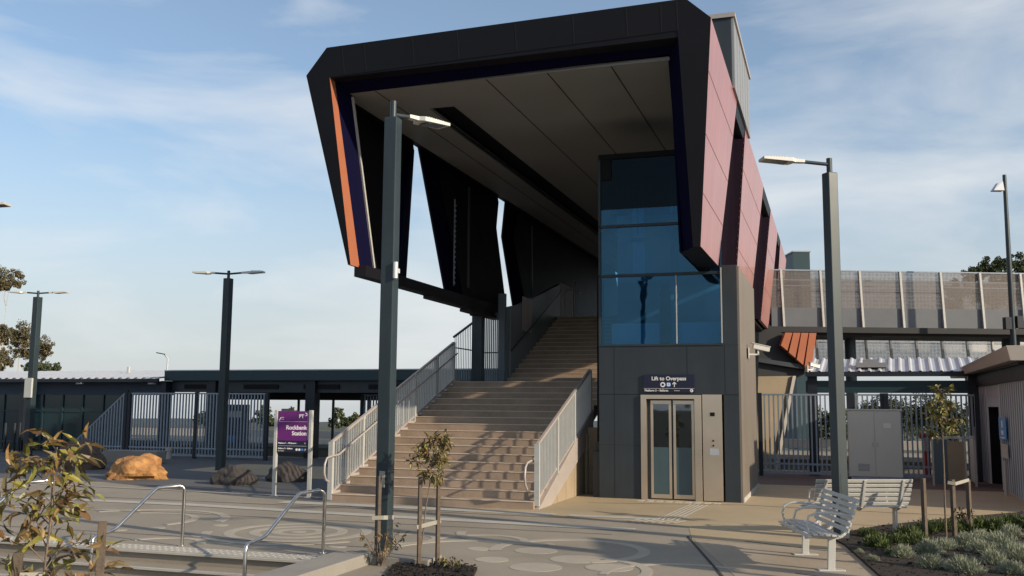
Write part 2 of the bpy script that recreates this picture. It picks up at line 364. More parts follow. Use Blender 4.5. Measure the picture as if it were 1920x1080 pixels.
# tactile strips
g = MB()
for i in range(9):
    for j in range(2): g.box(1.55+i*.2, 1.67+i*.2, 2.42+j*.16, 2.53+j*.16, .004, .010)
for i in range(5): strip([(2.72+i*.085, 2.15), (2.52+i*.085, -.75)], .035, .012)
for i in range(7): strip([(2.25+i*.13, -.80), (2.10+i*.13, -1.25)], .045, .014)
struct('tactile_paving', g, M['tactile'], True)
# descending steps at the front
g = MB()
for k in range(4): g.box(-60, -.56, -6.93-.36*(k+1), -6.935-.36*k, -.6, -.15*(k+1)+.002)
struct('front_steps', g, M['plaza'], True)
g = MB()
for k in range(4): g.box(-60, -.57, -6.99-.36*k-.0, -6.93-.36*k, -.15*k-.02, -.15*k+.006)
struct('front_step_nosings', g, M['paleband'], True)
g = MB()
for i in range(150): 
    for j in range(3): g.box(-.95-i*.1, -1.005-i*.1, -6.85+j*.12, -6.80+j*.12, .004, .010)
g.box(-16, -.9, -6.88, -6.5, 0, .005)
struct('tactile_strip', g, M['paleband'], True)
g = MB(); g.box(-.52, -.05, -12, -6.9, -.6, .14); g.box(-.53, .75, -6.9, -6.45, -.6, .10)
k = g.build('low_plinth_wall', M['concrete'], bevel=.01); k.location = (OX, OY, 0); k.rotation_euler = (0, 0, -A)
tag(k, 'low pale concrete upstand wall beside the front steps and pole base', 'wall')
# railway side: platform and track bed, fields, hills
g = MB(); g.box(-80, 60, 17.6, 21.5, -.5, .32); struct('far_platform', g, M['concrete'], True)
g = MB(); g.box(-80, 60, 17.42, 17.6, .2, .36); g.box(-80, 60, 30, 30.4, .1, .5); struct('platform_edges', g, M['paleband'], True)
g = MB(); g.box(-80, 60, 21.5, 30, -.55, -.3); struct('track_bed', g, M['concrete'], True)
g = MB(); vs = []; nx = 90
for i in range(nx):
    x = -900 + i*20; h = -9+3.5*noise.noise(Vector((x*.006, 0, 0)))+1.6*noise.noise(Vector((x*.03, 3, 0)))
    vs += [(x, 600, -14), (x, 640, h), (x, 740, -15)]
g.add(vs, [(3*i, 3*i+3, 3*i+4, 3*i+1) for i in range(nx-1)] + [(3*i+1, 3*i+4, 3*i+5, 3*i+2) for i in range(nx-1)], True)
struct('distant_hills', g, M['hill'])

# ------------------------------------------------------------------ main stairs
RI, TR, NS = .155, .42, 17
WST = 4.38; VL = TR*(NS-1); ZL = RI*NS
st = lthing('station_stairs', 'wide beige concrete stair rising under the copper canopy, with pale steel balustrades', 'stairs')
g = MB(); prof = [(0, -.1)]
for k in range(NS): prof += [(k*TR, k*RI), (k*TR, (k+1)*RI)]
prof += [(8.9, ZL), (8.9, ZL-.35), (VL, ZL-.35), (.6, -.1)]
g.hexa([(-WST, y, z) for y, z in prof], [(0, y, z) for y, z in prof]); g.build('flight', M['riser'], st)
g = MB()
for k in range(NS): g.box(-WST+.02, -.02, k*TR-.012, k*TR+.05, (k+1)*RI-.012, (k+1)*RI+.004)
g.build('nosing_strips', M['nosing'], st)
R2, T2, N2 = (5.05-ZL)/16, .36, 16; V2 = 8.5
g = MB(); prof = [(V2, ZL-.3), (V2, ZL+.001)]
for k in range(N2): prof += [(V2+k*T2, ZL+k*R2+.001), (V2+k*T2, ZL+(k+1)*R2)]
prof += [(30, 5.05), (30, 4.8), (V2+N2*T2, 4.8), (V2+.5, ZL-.3)]
g.hexa([(-3.4, y, z) for y, z in prof], [(.3, y, z) for y, z in prof]); g.build('upper_flight', M['riser'], st)
g = MB()
for k in range(N2): g.box(-3.38, .28, V2+k*T2-.012, V2+k*T2+.04, ZL+(k+1)*R2-.012, ZL+(k+1)*R2+.004)
g.build('nosing_strips', M['nosing'], st)
# right stringer and wall under
def sl(v): return v*RI/TR
g = MB(); g.hexa([(.0, .05, .0), (.0, 4.62, sl(4.62)+.22), (.0, 4.62, sl(4.62)-.42), (.0, .95, 0)], [(.09, .05, .0), (.09, 4.62, sl(4.62)+.22), (.09, 4.62, sl(4.62)-.42), (.09, .95, 0)])
g.build('stringer', M['white'], st, .006)
g = MB(); g.hexa([(.02, .9, 0), (.02, 4.7, 0), (.02, 4.7, sl(4.7)-.1), (.02, .9, .18)], [(.06, .9, 0), (.06, 4.7, 0), (.06, 4.7, sl(4.7)-.1), (.06, .9, .18)])
for v in (1.5, 2.2, 2.9, 3.6): g.box(.06, .066, v, v+.02, 0, sl(v)-.2)
g.box(.0, .12, 3.9, 4.05, 0, 1.35); g.box(.1, .42, 4.0, 4.2, 0, 1.5)
g.build('under_stair_wall', M['tan'], st)
g = MB()
for k in range(NS): g.box(-WST-.10, -WST-.001, k*TR-.0, k*TR+TR+.1, k*RI-.28 if k > 1 else 0, (k+1)*RI+.05)
g.build('sawtooth_edge', M['white'], st)
HB = 1.2
def balustrade(u, v0, v1, ends, n, nm, side=1, hb=HB, slope=sl, base=.16):
    b = lthing(nm[0], nm[1], 'balustrade', u, 0, 0, 'balustrades of the main stair')
    P = lambda v, h: (0, v, slope(v)+h)
    g = MB(); g.bar(P(v0, hb), P(v1, hb), .055, .05); g.bar(P(v0, base), P(v1, base), .05, .04); g.build('top_rail', M['white'], b)
    for vv in ends:
        g = MB(); g.box(-.05, .05, vv-.035, vv+.035, slope(vv)+(.02 if vv > v0+.01 else .02), slope(vv)+hb+.01); g.build('post', M['whitebar'], b)
    g = MB(); k = 0; m = int((v1-v0)/n)
    for i in range(1, m):
        vv = v0+(v1-v0)*i/m; g.box(-.017, .017, vv-.008, vv+.008, slope(vv)+base, slope(vv)+hb)
    g.build('balusters', M['whitebar'], b)
    # handrail on the stair side
    x = .11*side; h = .88; pts = []
    if side > 0: pts = [(x, v0-.28, .42), (x, v0-.40, .47), (x, v0-.47, .60), (x, v0-.46, .78), (x, v0-.38, .90), (x, v0-.2, .93), (x, v0+.12, .95)]
    else: pts = [(x, v0-.30, .40), (x, v0-.42, .50), (x, v0-.46, .66), (x, v0-.42, .82), (x, v0-.30, .90), (x, v0-.05, .93), (x, v0+.14, .95)]
    pts += [(x, v0+.35, slope(v0+.35)+.90), (x, v1, slope(v1)+.90)]
    g = MB(); g.tube(pts, .022, 8); 
    for i in range(5):
        vv = v0+.6+i*(v1-v0-.8)/4; g.tube([(0, vv, slope(vv)+.82), (x, vv, slope(vv)+.82), (x, vv, slope(vv)+.89)], .009, 6)
    g.build('handrail', M['white'], b); return b
balustrade(-WST-.03, .02, VL+.1, (.02, 1.4, 2.8, 4.2, 5.6, VL+.1), .105, ('stair_balustrade', 'long pale steel balustrade with handrail along the left side of the wide stair'), 1)
rb = balustrade(.04, .12, 4.45, (.12, 1.5, 2.9, 4.45), .105, ('stair_balustrade', 'shorter pale steel balustrade on the white stringer beside the lift tower'), -1)
# landing screen and parapet of upper flight
sc = lthing('landing_screen', 'tall blue-grey screen of upright bars round the back of the stair landing', 'screen', 0, 0, 0)
g = MB()
def sz(u): return ZL+1.2+1.9*.369+(u+WST)*.3
for i in range(18): 
    u = -WST+i*(.98/17); g.box(u-.012, u+.012, 8.72, 8.78, ZL, sz(u))
g.build('bars', M['fence'], sc)
g = MB()
for i in range(14):
    v = VL+.2+i*(1.75/13); g.box(-WST-.036, -WST-.024, v-.012, v+.012, ZL, ZL+1.2+(v-VL)*.369)
g.build('bars', M['fence'], sc)
g = MB(); g.bar((-WST, 8.75, sz(-WST)), (-3.40, 8.75, sz(-3.4)), .05); g.bar((-WST-.03, VL+.1, ZL+1.24), (-WST-.03, 8.75, ZL+1.2+1.95*.369), .05)
g.bar((-WST-.03, VL+.3, ZL+.95), (-WST-.03, 8.7, ZL+.95), .03); g.bar((-WST, 8.7, ZL+.9), (-3.4, 8.7, ZL+.9), .03); g.build('rail', M['pole'], sc)
pw = lthing('stair_parapet', 'solid dark grey parapet wall on the left of the upper stair flight', 'parapet')
P2 = lambda v: ZL+(v-V2)*R2/T2
g = MB(); a = [(V2-.05, ZL-.2), (14.3, 4.6), (14.3, 5.05+1.15), (V2-.05, ZL+2.1)]
a = [(V2-.05, ZL-.2), (14.3, 4.6), (14.3, P2(14.2)+1.2), (V2+1.2, P2(V2+1.2)+1.9), (V2-.05, ZL+2.2)]
g.hexa([(-3.55, y, z) for y, z in a], [(-3.40, y, z) for y, z in a]); g.build('panel', M['parapet'], pw)
g = MB(); g.box(-3.62, -3.42, V2-.2, V2-.04, ZL, ZL+2.6); g.build('post', M['parapet'], pw)
g = MB(); g.bar((-3.3, V2+.1, ZL+.95), (-3.3, 14.3, P2(14.3)+.95), .035); g.build('handrail', M['pole'], pw)
# small lit railing bays at the top of the upper flight
tr = lthing('overpass_railing', 'bright sunlit railing with bent handrail at the head of the upper stair flight', 'railing')
g = MB()
for i in range(8): g.box(-3.395, -3.375, 9.9+i*.13, 9.94+i*.13, P2(9.9)+1.05, P2(9.9)+2.1)
g.build('bars', M['white'], tr)
g = MB()
for i in range(12): g.box(-3.45, -3.43, 14.5+i*.14, 14.53+i*.14, 5.05, 6.3)
g.build('bars', M['white'], tr)
g = MB(); g.tube([(-2.9, 14.3, 5.05), (-2.9, 14.3, 6.0), (-2.9, 14.6, 6.35)], .025); g.tube([(-3.2, 14.2, 5.1), (-3.2, 14.2, 5.9), (-3.0, 14.1, 6.0), (-2.6, 14.0, 5.9)], .022); g.build('handrail', M['white'], tr)

# ------------------------------------------------------------------ copper canopy over the stair
tu = lthing('stair_canopy', 'huge faceted overpass canopy with dark front frame and copper-pink side panels over the stair', 'building')
LAM = .25
fp = lambda z: -.07-LAM*(z-4.94)
lip = [(-4.10, 4.92), (-4.68, 8.80), (-4.15, 9.30), (3.22, 9.40), (3.66, 9.02), (3.28, 4.98)]
inn = [(-4.04, 4.92), (-4.14, 8.72), (3.05, 8.86), (3.14, 4.98)]
# front frame: face sheets split around the U
def F3(p, d=0): return (p[0], fp(p[1])+d, p[1])
g = MB(); dd = .30
for q in ([lip[0], inn[0], inn[1], lip[1]], [lip[1], inn[1], lip[2]], [lip[2], inn[1], inn[2], lip[3]], [lip[3], inn[2], lip[4]], [lip[4], inn[2], inn[3], lip[5]]):
    vs = [F3(p) for p in q]; g.add(vs, [tuple(range(len(vs)))])
g.build('front_frame', M['dark'], tu)
def fseam(u, z0, z1, w=.02):
    g.hexa([(u-w/2, fp(z0)-.004, z0), (u+w/2, fp(z0)-.004, z0), (u+w/2, fp(z0)-.001, z0), (u-w/2, fp(z0)-.001, z0)], [(u-w/2, fp(z1)-.004, z1), (u+w/2, fp(z1)-.004, z1), (u+w/2, fp(z1)-.001, z1), (u-w/2, fp(z1)-.001, z1)])
for px in (637, 678, 768, 852, 960, 1068, 1168, 1232, 1262):
    q = hitp(px, 120-(px-606)*.148, (0, 1, LAM), -.07+LAM*4.94)
    u = q[0]; g = MB(); fseam(u, 8.74+(u+4.14)*.017, 9.27+(u+4.15)*.012); g.build('panel_joint', M['seam'], tu)
# reveal behind the lip: left strip copper and sunlit, rest navy
def quad(g, a, b, c, d): g.add([a, b, c, d], [(0, 1, 2, 3)])
g = MB(); quad(g, F3(inn[0]), F3(inn[0], .0)[:1]+(fp(4.92)+.42, 4.92), (inn[1][0], fp(8.72)+.22, 8.72), F3(inn[1])); g.build('copper_reveal', M['copperin'], tu)
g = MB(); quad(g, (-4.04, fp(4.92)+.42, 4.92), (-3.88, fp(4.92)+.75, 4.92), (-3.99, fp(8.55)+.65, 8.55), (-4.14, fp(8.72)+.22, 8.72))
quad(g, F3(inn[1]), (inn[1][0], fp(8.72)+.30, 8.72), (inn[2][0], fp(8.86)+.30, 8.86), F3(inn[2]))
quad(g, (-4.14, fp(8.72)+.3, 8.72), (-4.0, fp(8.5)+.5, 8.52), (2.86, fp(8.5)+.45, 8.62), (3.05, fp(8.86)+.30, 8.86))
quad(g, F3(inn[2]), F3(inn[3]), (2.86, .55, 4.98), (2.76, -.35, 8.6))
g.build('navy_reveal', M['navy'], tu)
g = MB(); g.bar((-3.86, fp(4.95)+.76, 4.95), (-3.98, fp(8.5)+.66, 8.5), .04, .05); g.build('edge_trim', M['whitebar'], tu)
# soffit with seams and service slot
g = MB(); g.box(-4.2, -2.80, -.42, 30, 8.55, 8.62); g.box(-2.80, -2.20, -.42, 1.08, 8.55, 8.62); g.box(-2.20, 2.8, -.42, 30, 8.55, 8.62); g.build('soffit', M['soffit'], tu)
g = MB(); g.box(-2.80, -2.20, 1.08, 30, 8.70, 8.74); g.box(-2.80, -2.79, 1.08, 30, 8.63, 8.70); g.box(-2.21, -2.20, 1.08, 30, 8.63, 8.70); g.build('service_slot', M['blackin'], tu)
g = MB(); g.box(-2.84, -2.76, 2.2, 29, 8.515, 8.548); g.build('light_track', M['tower'], tu)
g = MB()
for u in (1.66, .37, -.92, -3.4): g = MB(); g.box(u-.012, u+.012, -.40, 29, 8.546, 8.549); g.build('soffit_seam', M['seam'], tu)
# roof
g = MB(); rp_ = [(-4.68, 8.80), (-4.15, 9.30), (3.22, 9.40), (3.66, 9.02)]
rin = [(3.6, 8.75), (-4.6, 8.7)]
fr = [(p[0], fp(p[1])+.01, p[1]) for p in rp_] + [(3.6, fp(8.75)+.01, 8.75), (-4.6, fp(8.7)+.01, 8.7)]
bk = [(p[0], 30, p[1]) for p in rp_] + [(3.6, 30, 8.75), (-4.6, 30, 8.7)]
g.hexa(fr, bk); g.build('roof', M['dark'], tu)
# walls. wall planes
uR = lambda z: 2.811+.0943*z
uL = lambda z: -4.1-.149*(z-4.92)
def wallpoly(side, pts, t):
    fn = uR if side > 0 else uL
    return [(fn(z), v, z) for v, z in pts]
def rpanel(pts, nm, m, seams=()):
    g = MB(); g.plate(wallpoly(1, pts, 0), (-.10, 0, 0)); return g.build(nm, m, tu, .0)
RP = [[(-.08, 4.99), (2.86, 5.03), (3.95, 8.86), (3.95, 9.02), (fp(9.02), 9.02)],
      [(6.95, 5.0), (11.7, 5.0), (13.1, 9.02), (6.32, 9.02)],
      [(16.2, 5.0), (20.3, 5.0), (21.6, 9.02), (17.0, 9.02)],
      [(24.6, 5.0), (28.2, 5.0), (29.4, 9.02), (23.9, 9.02)]]
for p in RP: rpanel(p, 'copper_panel', M['pink'])
g = MB()
def wseam(v0, z0, v1, z1):
    g.hexa([(uR(z0)+.001, v0, z0-.008), (uR(z1)+.001, v1, z1-.008), (uR(z1)+.001, v1, z1+.008), (uR(z0)+.001, v0, z0+.008)],
           [(uR(z0)+.004, v0, z0-.008), (uR(z1)+.004, v1, z1-.008), (uR(z1)+.004, v1, z1+.008), (uR(z0)+.004, v0, z0+.008)])
for z, a, b in ((8.1, -.84, 3.65), (7.0, -.58, 3.35), (5.95, -.3, 3.1)): wseam(a, z, b, z)
for z, a, b in ((8.0, 6.5, 12.7), (7.0, 6.65, 12.3), (6.0, 6.8, 12.0)): wseam(a, z, b, z)
for z in (6.2, 7.6): wseam(16.7, z, 20.6, z); wseam(24.5, z, 28.4, z)
g.build('panel_seams', M['pinkseam'], tu)
g = MB()
BP = [[(2.86, 5.03), (6.95, 5.0), (6.32, 9.02), (3.95, 9.02), (3.95, 8.86)], [(11.7, 5.0), (16.2, 5.0), (17, 9.02), (13.1, 9.02)], [(20.3, 5.0), (24.6, 5.0), (23.9, 9.02), (21.6, 9.02)]]
for p in BP:
    q = [(uR(z)-.22, v, z) for v, z in p]; g = MB(); g.plate(q, (-.05, 0, 0)); g.build('recessed_screen', M['perf'], tu)
# angled plum return from the back panel
for (b, t) in (((6.95, 5.0), (6.32, 9.02)), ((16.2, 5.0), (17, 9.02)), ((24.6, 5.0), (23.9, 9.02))):
    g = MB(); quad(g, (uR(b[1])-.001, b[0]+.01, b[1]), (uR(t[1])-.001, t[0]+.01, t[1]), (uR(t[1])-.26, t[0]-.45, t[1]), (uR(b[1])-.26, b[0]-.9, b[1])); g.build('slot_return', M['perf'], tu)
for (b, t) in (((6.95, 5.0), (6.32, 9.02)), ((16.2, 5.0), (17, 9.02))):
    g = MB()
    for k in range(26):
        f = (k+.5)/26; v = b[0]+(t[0]-b[0])*f-.06; z = b[1]+(t[1]-b[1])*f; g.box(uR(z)-.03, uR(z)-.018, v-.02, v, z, z+.035)
    g.build('rivets', M['pinkseam'], tu)
g = MB()        # inner lining of right wall and the thick bottom edges
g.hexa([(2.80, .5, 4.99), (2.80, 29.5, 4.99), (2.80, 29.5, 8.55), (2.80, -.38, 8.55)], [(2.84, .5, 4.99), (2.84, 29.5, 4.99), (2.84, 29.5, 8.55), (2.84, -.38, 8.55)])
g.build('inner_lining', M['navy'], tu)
g = MB(); g.add([(3.14, -.07, 4.975), (3.285, -.07, 4.975), (3.285, 3.0, 5.01), (2.80, 3.0, 5.01), (2.82, .52, 4.985)], [(0, 1, 2, 3, 4)])
g.box(2.82, 3.10, 3.0, 29.5, 4.90, 4.985); g.build('bottom_edge', M['dark'], tu)
# left wall, seen from inside, with sky gaps
LP = [[(.35, 4.92), (2.72, 4.92), (4.25, 8.55), (4.25, 8.8), (-.6, 8.8)],
      [(5.25, 4.92), (10.30, 4.92), (10.40, 7.6), (11.0, 8.55), (11.0, 8.8), (4.62, 8.8)],
      [(11.1, 4.92), (29, 4.92), (29, 8.8), (11.85, 8.8), (10.9, 7.4)]]
for i_, p in enumerate(LP):
    g = MB(); g.plate([(uL(z)+.02, v, z) for v, z in p], (.05, 0, 0)); pn = g.build('side_panel', M['blackin'], tu)
    g = MB()
    if i_ == 0: q = [(2.72, 4.92), (4.25, 8.55)]; dv = (-.75, -.5)
    else: q = [(p[0][0], 4.92), (p[-1][0]+.05, 8.5)]; dv = (.95, .75)
    if i_ == 2: q = [(11.1, 4.92), (10.92, 7.4)]
    (va, za), (vb, zb) = q
    g.hexa([(uL(za)+.075, va, za), (uL(zb)+.075, vb, zb), (uL(zb)+.075, vb+dv[1], zb), (uL(za)+.075, va+dv[0], za)], [(uL(za)+.08, va, za), (uL(zb)+.08, vb, zb), (uL(zb)+.20, vb+dv[1], zb), (uL(za)+.20, va+dv[0], za)])
    g.build('facet', M['navy'], pn)
g = MB(); g.hexa([(uL(7.4)+.075, 10.92, 7.4), (uL(8.5)+.075, 11.7, 8.5), (uL(8.5)+.075, 12.5, 8.5), (uL(7.4)+.075, 11.67, 7.4)], [(uL(7.4)+.08, 10.92, 7.4), (uL(8.5)+.08, 11.7, 8.5), (uL(8.5)+.2, 12.5, 8.5), (uL(7.4)+.2, 11.67, 7.4)]); g.build('facet', M['navy'], tu)
g = MB(); g.plate([(uL(4.92)-.004, .0, 4.92), (uL(8.8)-.004, -1.03, 8.8), (uL(8.8)-.004, -.5, 8.8), (uL(4.92)-.004, .5, 4.92)], (.02, 0, 0)); g.build('outer_return', M['pink'], tu)
g = MB(); g.box(-4.14, -3.86, .3, 29, 4.72, 4.96); g.build('edge_beam', M['dark'], tu)
g = MB(); g.box(-4.13, -3.87, 4.0, 9.2, 4.64, 4.72); g.box(-4.16, -3.84, 6.6, 9.4, 4.56, 4.64); g.build('edge_bracket', M['bridgedark'], tu)
g = MB()
for v, z0, z1 in ((6.35, 5.2, 8.0), (12.3, 5.2, 8.0)):
    g.box(-3.86, -3.82, v, v+.10, z0, z1)
g.build('rib_plate', M['tower'], tu)
g = MB(); 
for k in range(16): g.box(-3.93, -3.90, 5.55, 5.60, 5.2+k*.14, 5.24+k*.14)
g.box(-3.94, -3.93, 5.53, 5.62, 5.15, 7.5)
g.build('bolt_row', M['fence'], tu)
cl = lthing('canopy_column', 'dark square steel column on the stair landing holding up the canopy edge', 'column', -4.08, 7.9, 0)
g = MB(); g.box(-.15, .15, -.15, .15, 0, 4.63); g.build('shaft', M['pole'], cl, .01); g = MB(); g.box(-.2, .2, -.2, .2, 4.55, 4.72); g.box(-.22, .22, -.22, .22, ZL, ZL+.03); g.build('cap', M['bridgedark'], cl)

# ------------------------------------------------------------------ lift tower
lt = lthing('lift_tower', 'dark grey lift tower with blue glazed shaft and brushed steel doors', 'building', .62, 2.94, 0)
TW = 3.04; TD = 4.3
g = MB(); g.box(0, .94, 0, .12, 0, 2.25); g.box(2.72, TW, 0, .12, 0, 2.25); g.box(0, TW, .0, .12, 2.262, 3.32); g.box(TW-.30, TW, 0, .12, 3.32, 5.05)
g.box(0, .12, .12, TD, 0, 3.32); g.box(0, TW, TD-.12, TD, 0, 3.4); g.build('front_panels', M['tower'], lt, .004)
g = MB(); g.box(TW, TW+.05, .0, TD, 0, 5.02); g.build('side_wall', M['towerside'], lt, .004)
g = MB(); g.box(TW+.05, TW+.07, 0, TD, 0, .10); g.build('skirting', M['paleband'], lt)
g = MB()
for x in (.34, .93): g.box(x, x+.012, -.002, .001, .0, 2.25)
for x in (.34, 1.95, 2.75): g.box(x, x+.012, -.002, .001, 2.27, 3.3)
g.box(0, TW, -.0015, .001, 2.25, 2.266); g.box(0, .93, -.002, .001, 1.15, 1.156); g.build('joints', M['seam'], lt)
g = MB(); g.box(-.16, -.01, .1, .5, 0, 1.0); g.box(-.16, -.01, .3, .5, 1.0, 1.2); g.build('side_duct', M['tower'], lt)
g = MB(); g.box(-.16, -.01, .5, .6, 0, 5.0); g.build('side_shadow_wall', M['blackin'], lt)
# glazed shaft
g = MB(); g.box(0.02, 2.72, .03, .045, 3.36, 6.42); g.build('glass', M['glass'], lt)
g = MB(); g.box(0.02, 2.72, .03, .045, 6.42, 7.6); g.build('soffit_reflection_pane', M['soffitrefl'], lt)  # darker pane; the soffit's dark reflection is put into its colour
g = MB()
for z in (4.90, 6.03): g.box(0, 2.72, -.01, .10, z-.03, z+.03)
g.box(0, .05, -.01, .1, 3.34, 7.68); g.box(2.69, 2.74, -.01, .1, 3.34, 5.05); g.box(0, TW-.30, -.02, .12, 3.32, 3.36)
g.build('mullions', M['pole'], lt)
g = MB(); g.box(1.73, 1.75, 0, .03, 3.36, 4.87); g.box(2.70, 2.725, -.03, 0, 3.36, 5.0); g.build('glazing_bead', M['whitebar'], lt)
g = MB(); g.box(0, 2.1, -.01, 1.2, 7.58, 7.70); g.box(0, .3, 0, .3, 7.1, 7.6); g.build('head', M['blackin'], lt)
g = MB(); g.box(.03, 2.16, 1.9, 1.95, 3.36, 7.6); g.box(.03, 2.7, 1.9, 1.95, 3.3, 5.0); g.build('shaft_back', M['shaft'], lt)
g = MB(); g.box(.70, .80, .42, .46, 5.0, 7.1); g.box(.80, .98, .42, .46, 5.0, 5.9); g.box(.83, .96, .42, .46, 5.9, 7.1); g.build('painted_sky_strip', M['shaftpale'], lt)  # pale paint stands in for sky seen through the shaft
g = MB(); g.box(1.50, 1.56, .8, .86, 3.36, 7.3); g.box(1.62, 1.64, .8, .86, 3.36, 7.3); g.box(.66, 1.02, .36, .40, 5.72, 5.80); g.build('guide_frame', M['shaft'], lt)
g = MB(); g.box(1.25, 1.5, .7, 1.0, 3.36, 4.6); g.box(1.3, 1.45, .7, .9, 4.6, 4.75); g.build('lift_motor', M['blackin'], lt)
g = MB(); g.box(.04, 2.1, 1.0, 1.2, 6.5, 7.6); g.build('shaft_darkening_block', M['blackin'], lt)  # black block added behind the glass to darken its upper part
g = MB(); g.box(1.85, 2.12, .55, .60, 7.05, 7.08); g.build('shaft_light', M['lit'], lt)
g = MB(); g.box(.1, 2.6, .9, .95, 3.36, 3.9); g.build('car_roof', M['shaftpale'], lt)
# doors
g = MB(); g.box(.94, 1.06, -.05, .10, 0, 2.25); g.box(2.10, 2.25, -.05, .10, 0, 2.25); g.box(1.06, 2.10, -.05, .10, 2.16, 2.25); g.build('door_frame', M['steel'], lt, .004)
g = MB(); g.box(1.06, 2.10, .10, .14, 0, 2.16); g.build('door_recess', M['tower'], lt)
for i, x in enumerate((1.14, 1.63)):
    g = MB(); w = .45
    g.box(x, x+w, .05, .085, 0.03, .12); g.box(x, x+w, .05, .085, 2.05, 2.13); g.box(x, x+.055, .05, .085, .12, 2.05); g.box(x+w-.055, x+w, .05, .085, .12, 2.05)
    dr = g.build('door', M['steel'], lt, .003)
    g = MB(); g.box(x+.055, x+w-.055, .06, .07, .12, 2.05); g.build('glass', M['doorglass'], dr)
    g = MB(); g.box(x+.055, x+w-.055, .055, .06, .12, 1.12); g.build('frosted_film', M['frost'], dr)
g = MB(); g.box(2.27, 2.68, -.03, .02, .02, 2.26); cp = g.build('call_panel', M['steel'], lt, .004)
g = MB(); g.box(2.43, 2.53, -.04, -.03, 1.80, 1.88); g.build('display', M['blackin'], cp)
g = MB()
for z in (1.28, 1.18): g.tube([(2.49, -.031, z), (2.49, -.045, z)], .02, 10)
g.build('buttons', M['blackin'], cp)
g = MB(); g.box(2.41, 2.60, -.036, -.03, .98, 1.12); g.build('plate', M['clad'], cp)
# overrun above the roof
g = MB(); g.box(.8, TW, 0, TD, 9.1, 10.62); g.build('overrun', M['tower'], lt, .01)
g = MB(); g.box(TW+.001, TW+.05, -.0, TD, 9.0, 10.62); 
for i in range(6): g.box(TW+.05, TW+.056, .7*i+.05, .7*i+.065, 9.0, 10.6)
g.build('overrun_side', M['overrun'], lt)
g = MB(); g.box(.75, TW+.09, -.05, TD+.05, 10.62, 10.72); g.build('overrun_capping', M['white'], lt)
# lift sign
ls = lthing('lift_sign', 'dark navy sign reading Lift to Overpass above the steel lift doors', 'sign', 1.63, 2.90, 0)
g = MB(); g.box(0, 1.10, 0, .035, 2.30, 2.69); g.build('board', M['signnavy'], ls, .003)
g = MB(); g.box(.0, 1.10, -.003, 0, 2.385, 2.39); g.build('rule', M['signwhite'], ls)
text('Lift to Overpass', .115, (.55, -.001, 2.60), FRONT, M['signwhite'], ls, align='CENTER', bold=.002)
text('Platform 2 – Ballarat', .062, (.02, -.001, 2.342), FRONT, M['signwhite'], ls, bold=.0012)
text('via stairs', .035, (.66, -.001, 2.342), FRONT, M['signwhite'], ls)
def discy(x, z, r, m, name, par, y=-.003, ri=0):
    g = MB(); n = 20; vs = [(x+r*math.cos(2*math.pi*k/n), y, z+r*math.sin(2*math.pi*k/n)) for k in range(n)]; g.plate(vs, (0, .003, 0)); return g.build(name, m, par)
discy(.42, 2.47, .055, M['signwhite'], 'icon', ls); discy(.42, 2.47, .028, M['signnavy'], 'icon', ls, -.005)
discy(.545, 2.47, .05, M['signblue'], 'icon', ls)
text('♿', .07, (.545, -.005, 2.47), FRONT, M['signwhite'], ls, 'icon', 'CENTER')
g = MB(); g.bar((.67, -.002, 2.42), (.67, -.002, 2.52), .016, .004, (0, 1, 0)); g.bar((.63, -.002, 2.48), (.67, -.002, 2.525), .016, .004, (0, 1, 0)); g.bar((.71, -.002, 2.48), (.67, -.002, 2.525), .016, .004, (0, 1, 0)); g.build('arrow', M['signwhite'], ls)
discy(1.04, 2.342, .035, M['signwhite'], 'icon', ls); text('2', .045, (1.04, -.005, 2.342), FRONT, M['signnavy'], ls, 'lettering', 'CENTER')

# ------------------------------------------------------------------ station name sign
p1, p2 = G(515, 937), G(589, 946-5)
ss = thing('station_sign', 'purple Rockbank Station name board with navy panel between two pale posts', 'sign', G(552, 937.5), -.26)
g = MB(); g.box(-.37, .37, -.02, .02, 1.20, 1.84); g.build('name_panel', M['purple'], ss, .003)
g = MB(); g.box(-.37, .37, -.02, .02, .945, 1.20); g.build('platform_panel', M['signnavy'], ss, .003)
for s in (-1, 1):
    g = MB(); g.box(s*.415-.035, s*.415+.035, -.045, .045, 0, 1.86); g.build('post', M['whitebar'], ss, .006)
    g = MB(); g.box(s*.415-.07, s*.415+.07, -.08, .08, 0, .012); g.build('base_plate', M['whitebar'], ss)
g = MB(); g.box(-.35, .35, -.024, -.02, 1.608, 1.613); g.box(.345, .349, -.024, -.02, 1.22, 1.84); g.box(-.35, .35, -.024, -.02, 1.085, 1.089); g.build('rule', M['signwhite'], ss)
text('Rockbank', .125, (.325, -.021, 1.48), FRONT, M['signwhite'], ss, align='RIGHT', bold=.003)
text('Station', .125, (.325, -.021, 1.355), FRONT, M['signwhite'], ss, align='RIGHT', bold=.003)
text('PT', .11, (.13, -.021, 1.725), FRONT, M['signwhite'], ss, align='LEFT', bold=.004, name='logo')
g = MB(); g.bar((.285, -.022, 1.80), (.345, -.022, 1.77), .02, .004, (0, 1, 0)); g.bar((.285, -.022, 1.735), (.345, -.022, 1.77), .02, .004, (0, 1, 0)); g.build('logo', M['signwhite'], ss)
g = MB(); g.bar((-.34, -.022, 1.635), (-.30, -.022, 1.70), .018, .004, (0, 1, 0)); g.box(-.30, -.23, -.023, -.02, 1.695, 1.705); g.box(-.29, -.23, -.023, -.02, 1.655, 1.663); g.build('emblem', M['signwhite'], ss)
text('Platform 1 – Melbourne', .046, (-.35, -.021, 1.145), FRONT, M['signwhite'], ss, bold=.0012)
text('Platform 2 – Ballarat', .042, (-.35, -.021, 1.03), FRONT, M['signwhite'], ss, bold=.0012)
text('via overpass', .03, (-.35, -.021, .98), FRONT, M['signwhite'], ss)
